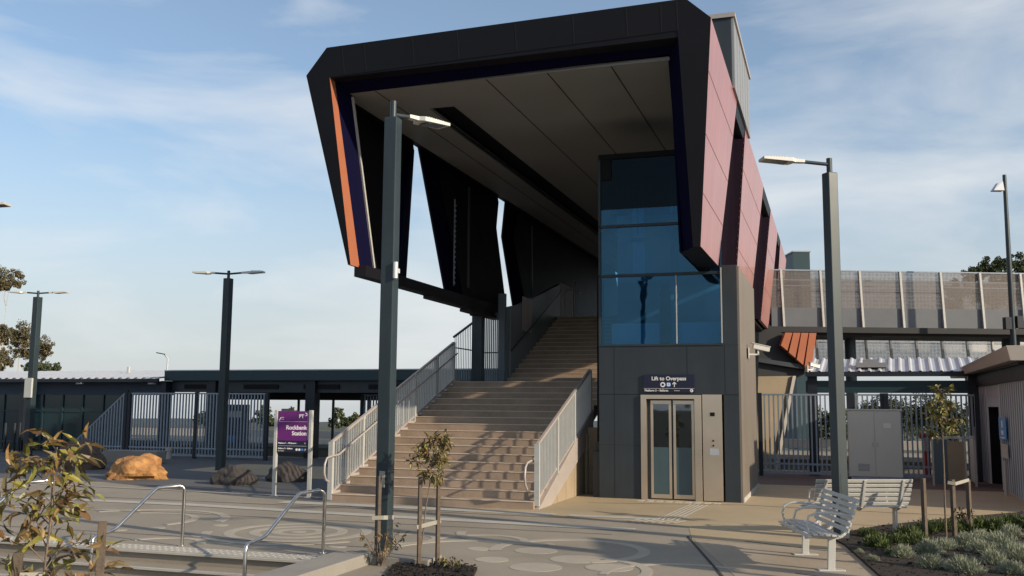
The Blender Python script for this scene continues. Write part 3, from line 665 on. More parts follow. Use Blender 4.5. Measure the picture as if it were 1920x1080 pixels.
for x, m in ((.10, 'signwhite'), (.165, 'signwhite'), (.235, 'signblue')): discy(x, 1.01, .026, M[m], 'icon', ss, -.024)
text('↗', .07, (.30, -.021, 1.01), FRONT, M['signwhite'], ss, 'arrow', 'CENTER'); text('↖', .06, (.30, -.021, 1.145), FRONT, M['signwhite'], ss, 'arrow', 'CENTER')

# ------------------------------------------------------------------ lamp posts
def led_head(par, x0, dirx, z, tilt=.06):
    """flat lamp head reaching out along local x"""
    s = dirx
    g = MB(); g.hexa([(x0, -.05, z-.02), (x0+s*.16, -.05, z-.02), (x0+s*.22, -.13, z-.03), (x0+s*.70, -.13, z-.03+tilt*.5), (x0+s*.70, .13, z-.03+tilt*.5), (x0+s*.22, .13, z-.03), (x0+s*.16, .05, z-.02), (x0, .05, z-.02)],
                     [(x0, -.05, z+.03), (x0+s*.16, -.05, z+.04), (x0+s*.22, -.13, z+.035), (x0+s*.70, -.13, z+.015+tilt*.5), (x0+s*.70, .13, z+.015+tilt*.5), (x0+s*.22, .13, z+.035), (x0+s*.16, .05, z+.04), (x0, .05, z+.03)])
    h = g.build('lamp_head', M['lampgrey'], par, .004)
    g = MB(); g.hexa([(x0+s*.30, -.10, z-.036), (x0+s*.66, -.10, z-.033+tilt*.5), (x0+s*.66, .10, z-.033+tilt*.5), (x0+s*.30, .10, z-.036)], [(x0+s*.30, -.10, z-.028), (x0+s*.66, -.10, z-.02+tilt*.5), (x0+s*.66, .10, z-.02+tilt*.5), (x0+s*.30, .10, z-.028)]); g.build('lens', M['led'], h)
    g = MB()
    for i in range(7): g.box(x0+s*(.32+i*.045), x0+s*(.335+i*.045), -.09, .09, z+.03, z+.062)
    g.build('cooling_fins', M['lampgrey'], h); return h
def lamp_post(label, base, rz, arms, h=5.93, w=.20, dz=.14, ln=.42, armrz=0, group='lamp posts round the plaza', extra=None):
    t = thing('lamp_post', label, 'lamp post', base, rz, group)
    g = MB(); q = w/2; c = .22*w
    oct_ = [(-q, -q), (q, -q), (q, q), (-q, q)]
    g.hexa([(a, b, 0) for a, b in oct_], [(a, b, h) for a, b in oct_]); g.build('shaft', M['pole'], t, .012)
    g = MB(); g.tube([(0, 0, h), (0, 0, h+.24)], .045, 10); g.build('spigot', M['pole'], t)
    e = bpy.data.objects.new('arm_assembly', None)
    for s in arms:
        hz = h+dz
        g = MB(); ca, sa_ = math.cos(armrz), math.sin(armrz)
        g.tube([(0, 0, hz), (s*ln, 0, hz+.03)], .03, 8); a = g.build('arm', M['pole'], t); a.rotation_euler = (0, 0, armrz)
        hd = led_head(a, s*ln, s, hz+.03)
    g = MB(); g.box(-q-.02, q+.02, -q-.02, q+.02, 0, .02); g.build('base_plate', M['pole'], t)
    g = MB(); g.box(-q+.04, q-.04, -q-.003, -q+.002, .55, 1.0); g.build('access_hatch', M['pole'], t)
    return t
pc = lamp_post('tall charcoal lamp post in the middle foreground, one flat lamp reaching right', Vector((-1.66, 12.99, 0)), -A, (1,), 5.93, .185, dz=.05, ln=.27, armrz=1.15)
g = MB(); g.box(-.03, .05, -.115, -.106, .92, 1.13); g.build('number_plate', M['strap'], pc)
g = MB(); g.tube([(.13, -.1, 3.68), (.13, -.1, 3.9)], .035, 8); g.box(.10, .15, -.06, 0, 3.76, 3.82); g.build('sensor', M['lampgrey'], pc)
lamp_post('tall charcoal lamp post between the two benches on the right, lamp reaching left', Vector((5.06, 15.1, 0)), .35, (-1,), 5.72, .175, armrz=-.25)
q = G(418, 890); lamp_post('charcoal lamp post with two lamps left of the purple station sign', Vector((q.x, q.y, 0)), -A, (-1, 1), 5.80, .22, armrz=.2)
q = G(56, 868); b3 = lamp_post('charcoal twin lamp post at the far left, carrying a pale metal box', Vector((q.x, q.y, 0)), -A, (-1, 1), 5.95, .24, armrz=.3)
g = MB(); g.box(-.17, .17, -.20, -.12, 2.15, 2.88); g.build('control_box', M['lampgrey'], b3, .01)
# lamp whose head pokes in at the left edge, and those out of frame on the right that cast the long shadows
lamp_post('lamp post just outside the left edge, only its lamp head in view', Vector((-10.25, 17.2, 0)), -A, (1, -1), 5.35, .22, armrz=.3)
dS = Vector((math.sin(SUN_AZ), math.cos(SUN_AZ), 0))
for k, (px, py, s) in enumerate(((1040, 1024, 9.4), (1040, 982, 10.6))):
    b = G(px, py)+dS*s; lamp_post(('nearer' if k == 0 else 'farther')+' lamp post standing outside the right edge of the view', Vector((b.x, b.y, 0)), .35, (-1,), 5.72, .24)
# far tapering mast by the bridge
fb = atY(1901, 640, 36); ml = thing('mast_light', 'slender dark round mast with hooded lamp beside the footbridge ramp', 'lamp post', (18.72, 36, -.4))
g = MB(); g.tube([(0, 0, 0), (0, 0, 6), (0, 0, 11.25)], [.11, .10, .07], 10); g.build('mast', M['pole'], ml)
g = MB(); g.tube([(0, 0, 10.9), (-.18, 0, 10.85)], .035, 8); g.hexa([(-.5, -.15, 10.62), (-.1, -.15, 10.62), (-.1, .15, 10.62), (-.5, .15, 10.62)], [(-.30, -.1, 10.92), (-.12, -.1, 10.98), (-.12, .1, 10.98), (-.30, .1, 10.92)]); g.build('lamp_hood', M['clad'], ml)
g = MB(); g.box(-.32, -.1, -.15, .1, 5.35, 5.8); g.box(.12, .34, -.15, .1, 5.4, 5.85); g.build('junction_boxes', M['fencedark'], ml)
fl = atY(316, 705, 70); ft = thing('street_light', 'tiny distant street light beyond the left station roof', 'street light', (fl.x, 70, -.5))
g = MB(); hh = atY(318, 674, 70).z+.5; g.tube([(0, 0, 0), (0, 0, hh-.3), (-.25, 0, hh)], .06, 6); g.build('mast', M['clad'], ft); g = MB(); g.bar((-.2, 0, hh), (-.85, 0, hh+.12), .12, .07); g.build('lamp_head', M['pole'], ft)

# notice gantry outside the frame (casts the oblong shadow on the plaza)
cn = (G(1245, 1034)+dS*7.1); ng = thing('notice_gantry', 'tall two-post notice board standing outside the right edge of the view', 'sign', (cn.x, cn.y, 0), R(0))
g = MB(); g.box(-.03, .03, -1.05, 1.05, 2.38, 3.10); g.build('board', M['signnavy'], ng)
for s in (-1, 1): g = MB(); g.box(-.04, .04, s*1.0-.04, s*1.0+.04, 0, 2.38); g.build('post', M['pole'], ng)

# ------------------------------------------------------------------ foreground step rails
def steprail(px, py, label, first=None):
    b = G(px, py)
    t = thing('step_handrail', label, 'handrail', (b.x, b.y, 0), -A, 'stainless handrails of the front steps')
    g = MB(); H = .84
    g.tube([(0, 0, 0), (.0, 0, H-.06), (-.012, -.02, H-.02), (-.05, -.05, H), (-.12, -.42, H-.01), (-.13, -.47, H-.03), (-.17, -1.15, H-.47), (-.19, -1.22, H-.50), (-.20, -1.48, H-.53), (-.20, -1.53, H-.56), (-.20, -1.54, H-.62), (-.20, -1.54, -.6)], .024, 10)
    g.build('rail', M['polesteel'], t); g = MB(); g.tube([(0, 0, 0), (0, 0, .012)], .05, 12); g.build('flange', M['polesteel'], t); return t
r1 = steprail(613, 1043, 'bent stainless step handrail nearest the central lamp post')
b = G(348, 1033); copy_tree(r1, (b.x, b.y, 0), -A, 'bent stainless step handrail between the sapling on the left and the other rail')
b = G(100, 1021); copy_tree(r1, (b.x, b.y, 0), -A, 'stainless step handrail mostly hidden behind the left sapling')

# ------------------------------------------------------------------ benches
def make_bench(label, loc, rz):
    t = thing('park_bench', label, 'bench', loc, rz, 'white slatted benches on the plaza')
    Lh = .80
    prof = [(-.27, .43), (-.20, .455), (0, .44), (.16, .42), (.22, .46), (.27, .60), (.33, .86)]
    g = MB()
    for (y, z) in ((-.27, .425), (-.195, .45), (-.12, .452), (-.045, .447), (.03, .44), (.105, .432)): g.box(-Lh, Lh, y-.028, y+.028, z-.012, z+.012)
    g.build('seat', M['bench'], t, .004)
    g = MB()
    for k in range(6):
        f = k/5; y = .205+.125*f; z = .50+.36*f; g.bar((-Lh, y, z), (Lh, y, z), .022, .052, (0, .33, .94))
    g.build('backrest', M['bench'], t, .004)
    for x in (-.64, .0, .64):
        g = MB(); p = [(x, -.29, .40), (x, -.1, .42), (x, .12, .40), (x, .20, .45), (x, .255, .60), (x, .345, .88)]
        for a, b in zip(p, p[1:]): g.bar(a, b, .035, .045, (1, 0, 0))
        if x: g.bar((x, .02, .0), (x, .04, .41), .045, .09, (0, 1, 0)); g.box(x-.06, x+.06, -.14, .18, 0, .02)
        g.build('frame', M['bench'], t, .006)
    for x in (-.66, .66, 0):
        g = MB(); g.tube([(x, -.24, .44), (x, -.27, .56), (x, -.24, .66), (x, -.14, .70), (x, .05, .70), (x, .27, .67)], .015, 8); g.build('armrest', M['bench'], t)
    return t
bn = make_bench('slatted white bench seen from behind its end at the edge of the garden bed', (3.98, 12.9, 0), R(-93))
copy_tree(bn, (5.52, 15.75, 0), R(187), 'slatted white bench turned away behind the right lamp post')

# ------------------------------------------------------------------ fences
def fence(name, label, u0, u1, v, ht, pitch=.13, posts=2.4, z0=.1, top=None, group='station fences'):
    t = lthing(name, label, 'fence', u0, v, 0, group); Ln = u1-u0
    tp = top or (lambda x: ht)
    g = MB(); n = int(Ln/pitch)
    for i in range(n+1):
        x = i*Ln/n; g.box(x-.022, x+.022, -.02, .02, z0, tp(x)-.02)
    g.build('bars', M['fence'], t)
    g = MB(); k = 12
    for i in range(k): g.bar((Ln*i/k, 0, tp(Ln*i/k)), (Ln*(i+1)/k, 0, tp(Ln*(i+1)/k)), .05)
    g.box(Ln-.05, Ln, -.025, .025, z0, tp(Ln)); g.box(0, Ln, -.03, .03, .34, .39); g.box(0, Ln, -.03, .03, z0-.02, z0+.05); g.build('rails', M['fence'], t)
    m = max(1, round(Ln/posts))
    for i in range(m+1):
        x = Ln*i/m; g = MB(); g.box(x-.06, x+.06, -.05, .06, 0, tp(x)+.05); g.build('post', M['fencedark'], t)
    return t
fence('bar_fence', 'long grey vertical-bar fence behind the boulders on the left', -19.4, -13.5, 11.9, 2.34)
fence('bar_fence', 'left wing of the bar fence whose top slopes down to the ground', -21.9, -19.55, 11.9, 2.34, top=lambda x: .45+x*.83, posts=3)
fence('bar_fence', 'short run of bar fence with white sky behind it, just right of the purple sign', -11.6, -6.2, 15.5, 2.35, .12)
fence('bar_fence', 'grey vertical-bar fence between the lift tower and the cabinet', 3.5, 6.0, 11.5, 2.37)
fence('bar_fence', 'grey vertical-bar fence between the cabinet and the clad building', 7.0, 9.35, 11.5, 2.37)
g_ = fence('bar_fence', 'bar fence section just behind the tall steel cabinet', 6.1, 6.9, 11.56, 2.37)
# cabinet
cb = lthing('utility_cabinet', 'tall pale steel two-door cabinet standing against the right fence', 'cabinet', 5.93, 11.0, 0)
g = MB(); g.box(0, 1.42, 0, .4, .08, 1.93); g.build('body', M['cabinet'], cb, .01)
g = MB(); g.box(-.03, 1.45, -.03, .42, 1.93, 1.97); g.build('lid', M['cabinet'], cb); g = MB(); g.box(.05, 1.37, .02, .38, 0, .08); g.build('plinth', M['clad'], cb)
for x in (.02, .715):
    g = MB(); g.box(x, x+.685, -.018, 0, .10, 1.91); d = g.build('door', M['cabinet'], cb, .004)
    g = MB(); hx = x+.62 if x < .5 else x+.05; g.box(hx, hx+.03, -.04, -.018, .92, 1.04); g.build('handle', M['clad'], d)

g = MB()
for i in range(6): g.box(.25, .55, -.022, -.018, .25+i*.035, .265+i*.035)
g.build('vent', M['clad2'], cb)
g = MB(); g.box(.95, 1.15, -.022, -.018, 1.45, 1.58); g.build('label_plate', M['signwhite'], cb)
# ------------------------------------------------------------------ left station building
lb = lthing('platform_building', 'long low station building on the left with dark teal fascia, glazed wall and pale roof', 'building', 0, 13.9, 0)
g = MB(); g.box(-19.4, -4.6, -.1, 3.6, 2.86, 3.24); g.build('fascia', M['teal'], lb, .01)
g = MB(); g.box(-19.4, -4.6, -.12, 3.6, 3.24, 3.28); g.build('fascia_capping', M['roof'], lb)
g = MB(); g.box(-19.2, -4.6, .15, .55, 2.42, 2.86); g.build('bulkhead', M['tower'], lb)
g = MB()
for x in (-18.6, -15.9, -13.3, -10.6): g.box(x, x+1.5, .10, .15, 2.55, 2.72)
g.build('louvres', M['blackin'], lb)
for x in (-17.3, -12.95, -8.6):
    g = MB(); g.box(x-.2, x+.2, 0, .4, 0, 2.86); g.build('column', M['fencedark'], lb)
g = MB(); nn = 70
x0, x1 = -46, -19.4
vs = []; fs = []
for i in range(nn*4+1):
    x = x0+(x1-x0)*i/(nn*4); zz = .05 if i % 4 in (0, 1) else 0
    vs += [(x, -.4, 2.93+zz), (x, 5.0, 3.42+zz)]
for i in range(nn*4): fs.append((2*i, 2*i+2, 2*i+3, 2*i+1))
g.add(vs, fs); g.build('roof', M['roof'], lb)
g = MB(); g.box(x0, x1, -.5, -.38, 2.80, 2.93); g.build('gutter', M['fencedark'], lb)
g = MB(); g.box(x0, x1+.2, .2, .35, 2.30, 2.85); g.build('wall_band', M['bluewall'], lb)
g = MB(); g.box(x0, -21.5, .25, .35, .0, 2.30); g.build('glazed_wall', M['tealglass'], lb)
g = MB()
for i in range(24): g.box(-45+i*1.02, -44.95+i*1.02, .2, .26, .1, 2.3)
g.box(x0, -21.5, .2, .25, 1.6, 1.64); g.box(x0, -21.5, .2, .25, .3, .4); g.build('glazing_bars', M['teal'], lb)
for x in (-26.3, -19.35): g = MB(); g.box(x-.12, x+.12, -.2, .15, 0, 2.85); g.build('post', M['fencedark'], lb)
for x in (-28.7, -23.5, -20.0): g = MB(); g.box(x, x+.22, -.3, -.1, 2.72, 2.78); g.build('downlight', M['signwhite'], lb)
g = MB(); g.box(-23.8, -23.7, 3, 3.1, 3.3, 3.55); g.build('roof_vent', M['lampgrey'], lb)
g = MB(); g.box(-19, -5, 3.2, 3.4, 2.15, 2.60); g.build('back_beam', M['bridgedark'], lb)
g = MB()
for i in range(7): g.box(-17+i*1.6, -16.92+i*1.6, 3.25, 3.33, 0, 2.2)
g.build('back_posts', M['fencedark'], lb)
# seats, bins and odds on the platform behind the fence
pb = lthing('ticket_machine', 'pale blue machine on the platform behind the left fence', 'machine', -17.6, 14.8, 0)
g = MB(); g.box(0, 1.1, 0, .6, .1, 1.95); g.build('casing', M['bluewall'], pb, .02); g = MB(); g.box(.0, 1.1, -.02, 0, 1.45, 1.7); g.build('header', M['cabinet'], pb); g = MB(); g.box(.2, .9, -.02, 0, .5, .75); g.build('panel', M['signblue'], pb)
pb = lthing('info_cabinet', 'narrow pale cabinet seen through the middle of the left fence', 'cabinet', -15.2, 15.6, 0)
g = MB(); g.box(0, .4, 0, .3, .1, 1.8); g.build('casing', M['cabinet'], pb, .02); g = MB(); g.box(.05, .35, -.02, 0, 1.0, 1.6); g.build('panel', M['signblue'], pb)
bb = lthing('litter_bin', 'dark litter bin with steel posts behind the purple sign', 'bin', -8.1, 10.2, 0)
g = MB(); g.box(0, .42, 0, .42, .08, .98); g.build('body', M['fencedark'], bb, .02); g = MB(); g.box(-.02, .44, -.02, .44, .98, 1.03); g.build('lid', M['tower'], bb)
bb = lthing('bike_hoops', 'pair of stainless bike hoops beside the dark bin', 'bike rack', -8.8, 10.0, 0)
for x in (0, .28): g = MB(); g.tube([(x, 0, 0), (x, 0, .7), (x, .06, .8), (x, .5, .8), (x, .56, .7), (x, .56, 0)], .025, 8); g.build('hoop', M['polesteel'], bb)
bb = lthing('white_bollard', 'short white marker post at the foot of the left fence', 'bollard', -17.0, 11.2, 0)
g = MB(); g.tube([(0, 0, 0), (0, 0, .3)], [.10, .085], 12); g.build('tube', M['white'], bb); g = MB(); g.tube([(0, 0, .3), (0, 0, .42)], [.12, .12], 12); g.build('cap', M['white'], bb)
for k, (px, py) in enumerate(((12, 862), (29, 862), (39, 860))):
    p = G(px, py); bo = thing('bollard', ['dark bollard at the far left edge of the view', 'dark bollard second from the left edge', 'dark bollard nearest the far-left lamp post'][k], 'bollard', p, 0, 'dark bollards by the left glazed wall')
    g = MB(); g.tube([(0, 0, 0), (0, 0, 1.15)], .06, 10); g.build('tube', M['fencedark'], bo)
cs = thing('concrete_block', 'long grey concrete seating block behind the orange boulder', 'block', Lw(-17.6, 8.6), -A)
g = MB(); g.box(0, 2.1, 0, .5, 0, .42); g.build('block', M['concrete'], cs, .02)

# ------------------------------------------------------------------ right side: canopy, clad building
rc = lthing('platform_canopy', 'low platform canopy with pale ribbed roof and deep teal beam behind the right fence', 'canopy', 4.9, 12.2, 0)
g = MB(); vs = []; fs = []; ribs = 17; n = ribs*6
for i in range(n+1):
    x = 4.75*i/n; k = i % 6; zz = .05 if k in (0, 1) else 0
    vs += [(x, 0, 3.04+zz), (x+.12, 1.9, 3.52+zz)]
for i in range(n): fs.append((2*i, 2*i+2, 2*i+3, 2*i+1))
g.add(vs, fs); g.build('roof', M['roof'], rc)
g = MB(); g.box(-.1, 4.8, -.12, 0, 2.92, 3.06); g.build('gutter', M['fencedark'], rc)
g = MB(); g.box(-.1, 4.7, .1, .3, 2.44, 2.80); g.build('beam', M['teal'], rc)
for x in (-.05, 4.35): g = MB(); g.box(x, x+.28, .05, .32, 0, 2.95); g.build('post', M['fencedark'], rc)
g = MB(); g.box(1.35, 2.2, .3, .9, 3.2, 3.34); g.box(1.55, 1.9, .35, .8, 3.34, 3.44); g.build('roof_unit', M['overrun'], rc)
kb = lthing('station_kiosk', 'corrugated grey clad building at the right edge with dark door and wide pale roof fascia', 'building', 9.5, 0, 0)
g = MB(); vs = []; fs = []; v0, v1 = 3.0, 14.2; n = 240
for i in range(n+1):
    v = v0+(v1-v0)*i/n; xx = .06 if (i % 6) in (0, 1, 2) else 0
    vs += [(xx, v, 0), (xx, v, 2.62)]
fs = []
for i in range(n):
    v = v0+(v1-v0)*(i+.5)/n
    if 8.85 < v < 10.95: continue
    fs.append((2*i, 2*i+1, 2*i+3, 2*i+2))
g.add(vs, fs)
g.box(.02, .05, 8.8, 11.0, 2.05, 2.62); g.build('clad_wall', M['clad'], kb)
for i in range(0, n, 6):
    v = v0+(v1-v0)*(i+3.5)/n
    if not 8.6 < v < 11: g = MB(); g.box(-.004, .055, v-.03, v+.03, 0.02, 2.60); g.build('cladding_rib', M['clad2'], kb)
g = MB(); g.box(.25, .28, 8.6, 11.2, 0, 2.1); g.box(.05, .28, 8.78, 8.84, 0, 2.1); g.box(.05, .28, 10.96, 11.02, 0, 2.1); d = g.build('door', M['blackin'], kb)
g = MB(); g.box(.22, .25, 9.1, 9.3, .9, 1.1); g.build('handle', M['polesteel'], d)
g = MB(); g.box(.3, 6, 3.0, 14.2, 0, 2.6); g.build('core', M['bridgedark'], kb)
g = MB(); g.box(-.05, 5, 3, 14.6, 2.62, 2.95); g.build('eaves', M['bridgedark'], kb)
g = MB(); g.hexa([(-.35, 4.6, 3.02), (6, 4.6, 3.02), (6, 15.5, 2.95), (-.35, 15.5, 2.95)], [(-.42, 4.6, 3.34), (6, 4.6, 3.34), (6, 15.5, 3.12), (-.42, 15.5, 3.12)]); g.build('roof', M['fascia'], kb, .01)
g = MB(); g.box(-.15, .2, 4.9, 13.5, 2.95, 3.03); g.build('soffit_edge', M['bridgedark'], kb)
ks = lthing('toilet_sign', 'small blue sign with white symbols beside the dark door', 'sign', 9.46, 8.05, 0)
g = MB(); g.box(-.02, 0, -.5, .5, 1.25, 1.80); g.build('board', M['signblue'], ks)
g = MB(); g.box(-.024, -.02, -.08, .08, 1.55, 1.72); g.box(-.024, -.02, -.15, .15, 1.38, 1.48); g.box(-.024, -.02, -.3, .3, 1.29, 1.32); g.build('symbols', M['signwhite'], ks)
kx = lthing('notice_plate', 'plain pale grey plate under the blue sign', 'plate', 9.46, 8.0, 0); g = MB(); g.box(-.015, 0, -.5, .42, .83, 1.16); g.build('plate', M['cabinet'], kx)
# glazed enclosure in front of fence at right
ge = lthing('bin_enclosure', 'beige steel and glass enclosure beside the building, behind the right sapling', 'enclosure', 8.0, 9.6, 0)
g = MB(); g.box(.35, .75, 0, .04, .05, 1.15); g.build('panel', M['tan'], ge); g = MB(); g.box(0, .35, 0, .03, .05, 1.2); g.build('glass_panel', M['frost'], ge)
for x in (-.03, .75, .98): g = MB(); g.box(x, x+.05, -.01, .05, 0, 1.3); g.build('post', M['white'], ge)
g = MB(); g.box(-.03, 1.03, -.01, .04, 1.22, 1.28); g.build('top_rail', M['clad'], ge)
g = MB(); g.box(.98, 1.03, 0, .8, .1, 1.28); g.build('side_panel', M['cabinet'], ge)
for k, vv in enumerate((10.2, 7.0)):
    gp = lthing('white_pole', ['slim pale post against the clad wall left of its door', 'slim pale post against the clad wall right of its door'][k], 'post', 9.3, vv+1.4*(k == 0), 0)
    g = MB(); g.tube([(0, 0, 0), (0, 0, 1.5-k*.7)], .04, 8); g.build('tube', M['white'], gp)
hy = lthing('fire_hydrant', 'red and white hydrant seen through the right fence', 'hydrant', 8.15, 13.0, 0)
g = MB(); g.tube([(0, 0, 0), (0, 0, .75)], .09, 10); g.build('standpipe', M['red'], hy); g = MB(); g.tube([(0, 0, .75), (0, 0, 1.15)], .10, 10); g.build('valve', M['white'], hy); g = MB(); g.tube([(-.2, 0, 1.2), (.2, 0, 1.2)], .08, 8); g.build('hose_outlet', M['red'], hy)

# ------------------------------------------------------------------ footbridge at right
def screen(name, label, Y, pts, post_px, kick, top=.0, posts_m=M['whitebar'], mm=M['meshp']):
    """pts: (x, zbottom, ztop) along a straight bridge face at depth Y"""
    t = thing(name, label, 'footbridge', (0, Y, 0)); (xa, za, ta), (xb, zb, tb) = pts
    zz = lambda x: za+(zb-za)*(x-xa)/(xb-xa); tt = lambda x: ta+(tb-ta)*(x-xa)/(xb-xa)
    g = MB(); g.add([(xa, 0, za+kick), (xb, 0, zb+kick), (xb, 0, tb), (xa, 0, ta)], [(0, 1, 2, 3)]); g.build('mesh_screen', mm, t)
    g = MB(); g.hexa([(xa, -.02, za), (xb, -.02, zb), (xb, .04, zb), (xa, .04, za)], [(xa, -.02, za+kick), (xb, -.02, zb+kick), (xb, .04, zb+kick), (xa, .04, za+kick)]); g.build('kick_panel', M['screenbase'], t)
    g = MB(); g.bar((xa, -.1, za-.1), (xb, -.1, zb-.1), .3, .22); g.build('edge_beam', M['bridgedark'], t)
    g = MB(); g.hexa([(xa, .1, za-.3), (xb, .1, zb-.3), (xb, 2.6, zb-.3), (xa, 2.6, za-.3)], [(xa, .1, za-.05), (xb, .1, zb-.05), (xb, 2.6, zb-.05), (xa, 2.6, za-.05)]); g.build('deck', M['bridgedark'], t)
    g = MB(); g.bar((xa, 0, ta), (xb, 0, tb), .05); 
    for f in (.12, .22, .32): g.bar((xa, .9, ta-(ta-za)*f), (xb, .9, tb-(tb-zb)*f), .03, .04)
    g.build('top_rail', M['fence'], t)
    for px in post_px:
        x = atY(px, 560, Y).x; g = MB(); g.bar((x, -.08, zz(x)), (x-.06, -.02, tt(x)), .08, .14, (0, 1, 0)); g.build('post', posts_m, t)
    g = MB(); g.add([(xa, 2.5, za+kick), (xb, 2.5, zb+kick), (xb, 2.5, tb), (xa, 2.5, ta)], [(0, 1, 2, 3)]); g.build('mesh_screen', mm, t)
    return t
A0, A1 = atY(1448, 606, 38), atY(2150, 617, 38)
screen('footbridge_ramp', 'upper footbridge ramp with tall mesh screens at the right, above the fence', 38, ((A0.x, A0.z, 7.42), (A1.x, A0.z-.05, 7.30)), (1468, 1542, 1616, 1692, 1768, 1842, 1918, 1995, 2070), .78)
B0, B1 = atY(1530, 668, 41.5), atY(2100, 672, 41.5)
screen('footbridge_ramp', 'lower footbridge ramp with mesh screens glimpsed under the upper one', 41.5, ((B0.x, B0.z-.2, B0.z+1.35), (B1.x, B0.z-.25, B0.z+1.3)), (1530, 1622, 1668, 1716, 1764, 1811, 1858, 1905), .25, mm=M['meshpale'])
for k, px in enumerate((1594, 1895)):
    p = atY(px, 640, 39.4); cc = thing('bridge_column', ['dark round column under the footbridge near the lift tower', 'dark round column under the footbridge at the right edge'][k], 'column', (p.x, 39.3, -.4), 0, 'footbridge columns')
    g = MB(); g.tube([(0, 0, 0), (0, 0, 5.2)], .22 if k == 0 else .34, 14); g.build('shaft', M['pole'], cc); g = MB(); g.box(-.5, .5, -1.1, 1.1, 5.2, 5.3); g.build('crosshead', M['bridgedark'], cc)
# orange fins of the tube turn, black underside, tan pier
of = thing('orange_fins', 'four orange slanted fins under the footbridge beside the lift tower', 'cladding', (0, 36.6, 0))
for k in range(4):
    a = [(1470+k*17, 614), (1488+k*17, 614), (1492+k*14, 662+k*9), (1478+k*13, 648+k*9)]
    a = [(1474+k*15, 616), (1487+k*15, 616), (1478+k*15+(3-k)*0, 650+k*13), (1466+k*15, 640+k*13)]
    g = MB(); g.plate([Vector(atY(x, y, 36.6))-Vector((0, 36.6, 0)) for x, y in a], (0, .3, 0)); g.build('fin', M['copperin'], of)
ub = thing('bridge_underside', 'black raking steelwork under the end of the overpass, right of the lift tower', 'steelwork', (0, 37.0, 0))
g = MB(); a = [(1424, 566), (1440, 600), (1470, 618), (1492, 650), (1520, 690), (1500, 700), (1424, 700)]
g.plate([Vector(atY(x, y, 37.0))-Vector((0, 37, 0)) for x, y in a], (0, 3.5, 0)); g.build('raking_soffit', M['bridgedark'], ub)
g = MB(); g.bar(Vector(atY(1424, 668, 36.8))-Vector((0, 37, 0)), Vector(atY(1508, 680, 36.8))-Vector((0, 37, 0)), .1, .16); g.build('girder', M['tower'], ub)
pr = thing('ramp_pier', 'tan concrete wedge-shaped pier behind the fence right of the lift tower', 'pier', (0, 34.5, 0))
g = MB(); a = [(1424, 699), (1490, 697), (1456, 888), (1424, 888)]
g.plate([Vector(atY(x, y, 34.5))-Vector((0, 34.5, 0)) for x, y in a], (0, 2.0, 0)); g.build('wedge', M['tan'], pr)
g = MB(); a = [(1489, 697), (1495, 697), (1461, 888), (1455, 888)]
g.plate([Vector(atY(x, y, 34.4))-Vector((0, 34.5, 0)) for x, y in a], (0, .1, 0)); g.build('edge_trim', M['paleband'], pr)
ft2 = thing('far_lift_tower', 'small teal tower top rising behind the footbridge', 'building', (0, 58, -.5))
g = MB(); a = atY(1486, 465, 58); b = atY(1517, 465, 58); g.box(a.x, b.x, 0, 3, 0, a.z+.5); g.build('shaft', M['teal'], ft2); g = MB(); g.box(a.x-.05, b.x+.05, -.05, 3.05, a.z+.5, a.z+.58); g.build('capping', M['overrun'], ft2)
# CCTV cameras
def cctv(name, label, loc, rz, s=1):
    t = thing('security_camera', label, 'camera', loc, rz, 'white security cameras'); t.scale = (s, s, s)
    g = MB(); g.bar((.1, 0, .04), (.42, 0, -.03), .11, .10); g.bar((.06, 0, .10), (.44, 0, .02), .14, .012); g.build('housing', M['lampgrey'], t, .005)
    g = MB(); g.bar((.2, 0, -.02), (.2, 0, -.14), .03); g.bar((.2, 0, -.13), (.0, 0, -.13), .03); g.box(-.01, .01, -.06, .06, -.2, .0); g.build('bracket', M['lampgrey'], t)
    g = MB(); g.bar((.42, 0, -.03), (.425, 0, -.031), .08, .07); g.build('lens', M['blackin'], t); return t
cctv('c', 'white security camera bracketed to the pale side of the lift tower', Lw(3.74, 4.6, 3.35), .0, 1.15)
cctv('c', 'small white security camera at the end of the platform canopy', Lw(4.85, 12.1, 3.25), .3, 1)

# ------------------------------------------------------------------ boulders
def boulder(label, px, py, wpx, hpx, m, seed, flat=.75, zrot=0):
    p = G(px, py); sc_ = p.y/FPX; rx = wpx*sc_/2; rz_ = hpx*sc_
    bm = bmesh.new(); bmesh.ops.create_icosphere(bm, subdivisions=4, radius=1)
    for v in bm.verts:
        d = v.co.normalized(); n = noise.noise(d*1.1+Vector((seed*3.7, 0, 0)))*(.45 if seed == 4 else .28) + noise.noise(d*3.2+Vector((seed, 5, 0)))*.13+ noise.noise(d*8+Vector((seed, 5, 2)))*.04
        c = noise.cell(d*1.5+Vector((seed, 1, 1)))*(.10 if seed == 4 else .0)+(.10*abs(noise.noise(d*2.4+Vector((seed, 9, 1)))) if seed == 4 else 0)
        v.co = d*(1+n+c)
        v.co.x *= rx*1.05; v.co.y *= rx*.7; v.co.z = max(v.co.z, -.25)*rz_*.80+.22*rz_*.8
    me = bpy.data.meshes.new('boulder'); bm.to_mesh(me); bm.free(); me.materials.append(m)
    for f in me.polygons: f.use_smooth = False
    o = bpy.data.objects.new('boulder', me); col.objects.link(o); o.location = (p.x, p.y+rx*.4, 0); o.rotation_euler = (0, 0, zrot)
    tag(o, label, 'boulder', 'landscape boulders on the plaza'); return o
boulder('large orange sandstone boulder lit by the sun', 253, 910, 104, 43, M['orangerock'], 4)
boulder('dark boulder at the foot of the lamp post left of the station sign', 439, 917, 76, 34, M['darkrock'], 9)
boulder('dark boulder behind the left post of the station sign', 536, 910, 78, 36, M['darkrock'], 15)
boulder('large brown boulder behind the left sapling', 140, 893, 96, 52, M['brownrock'], 22)

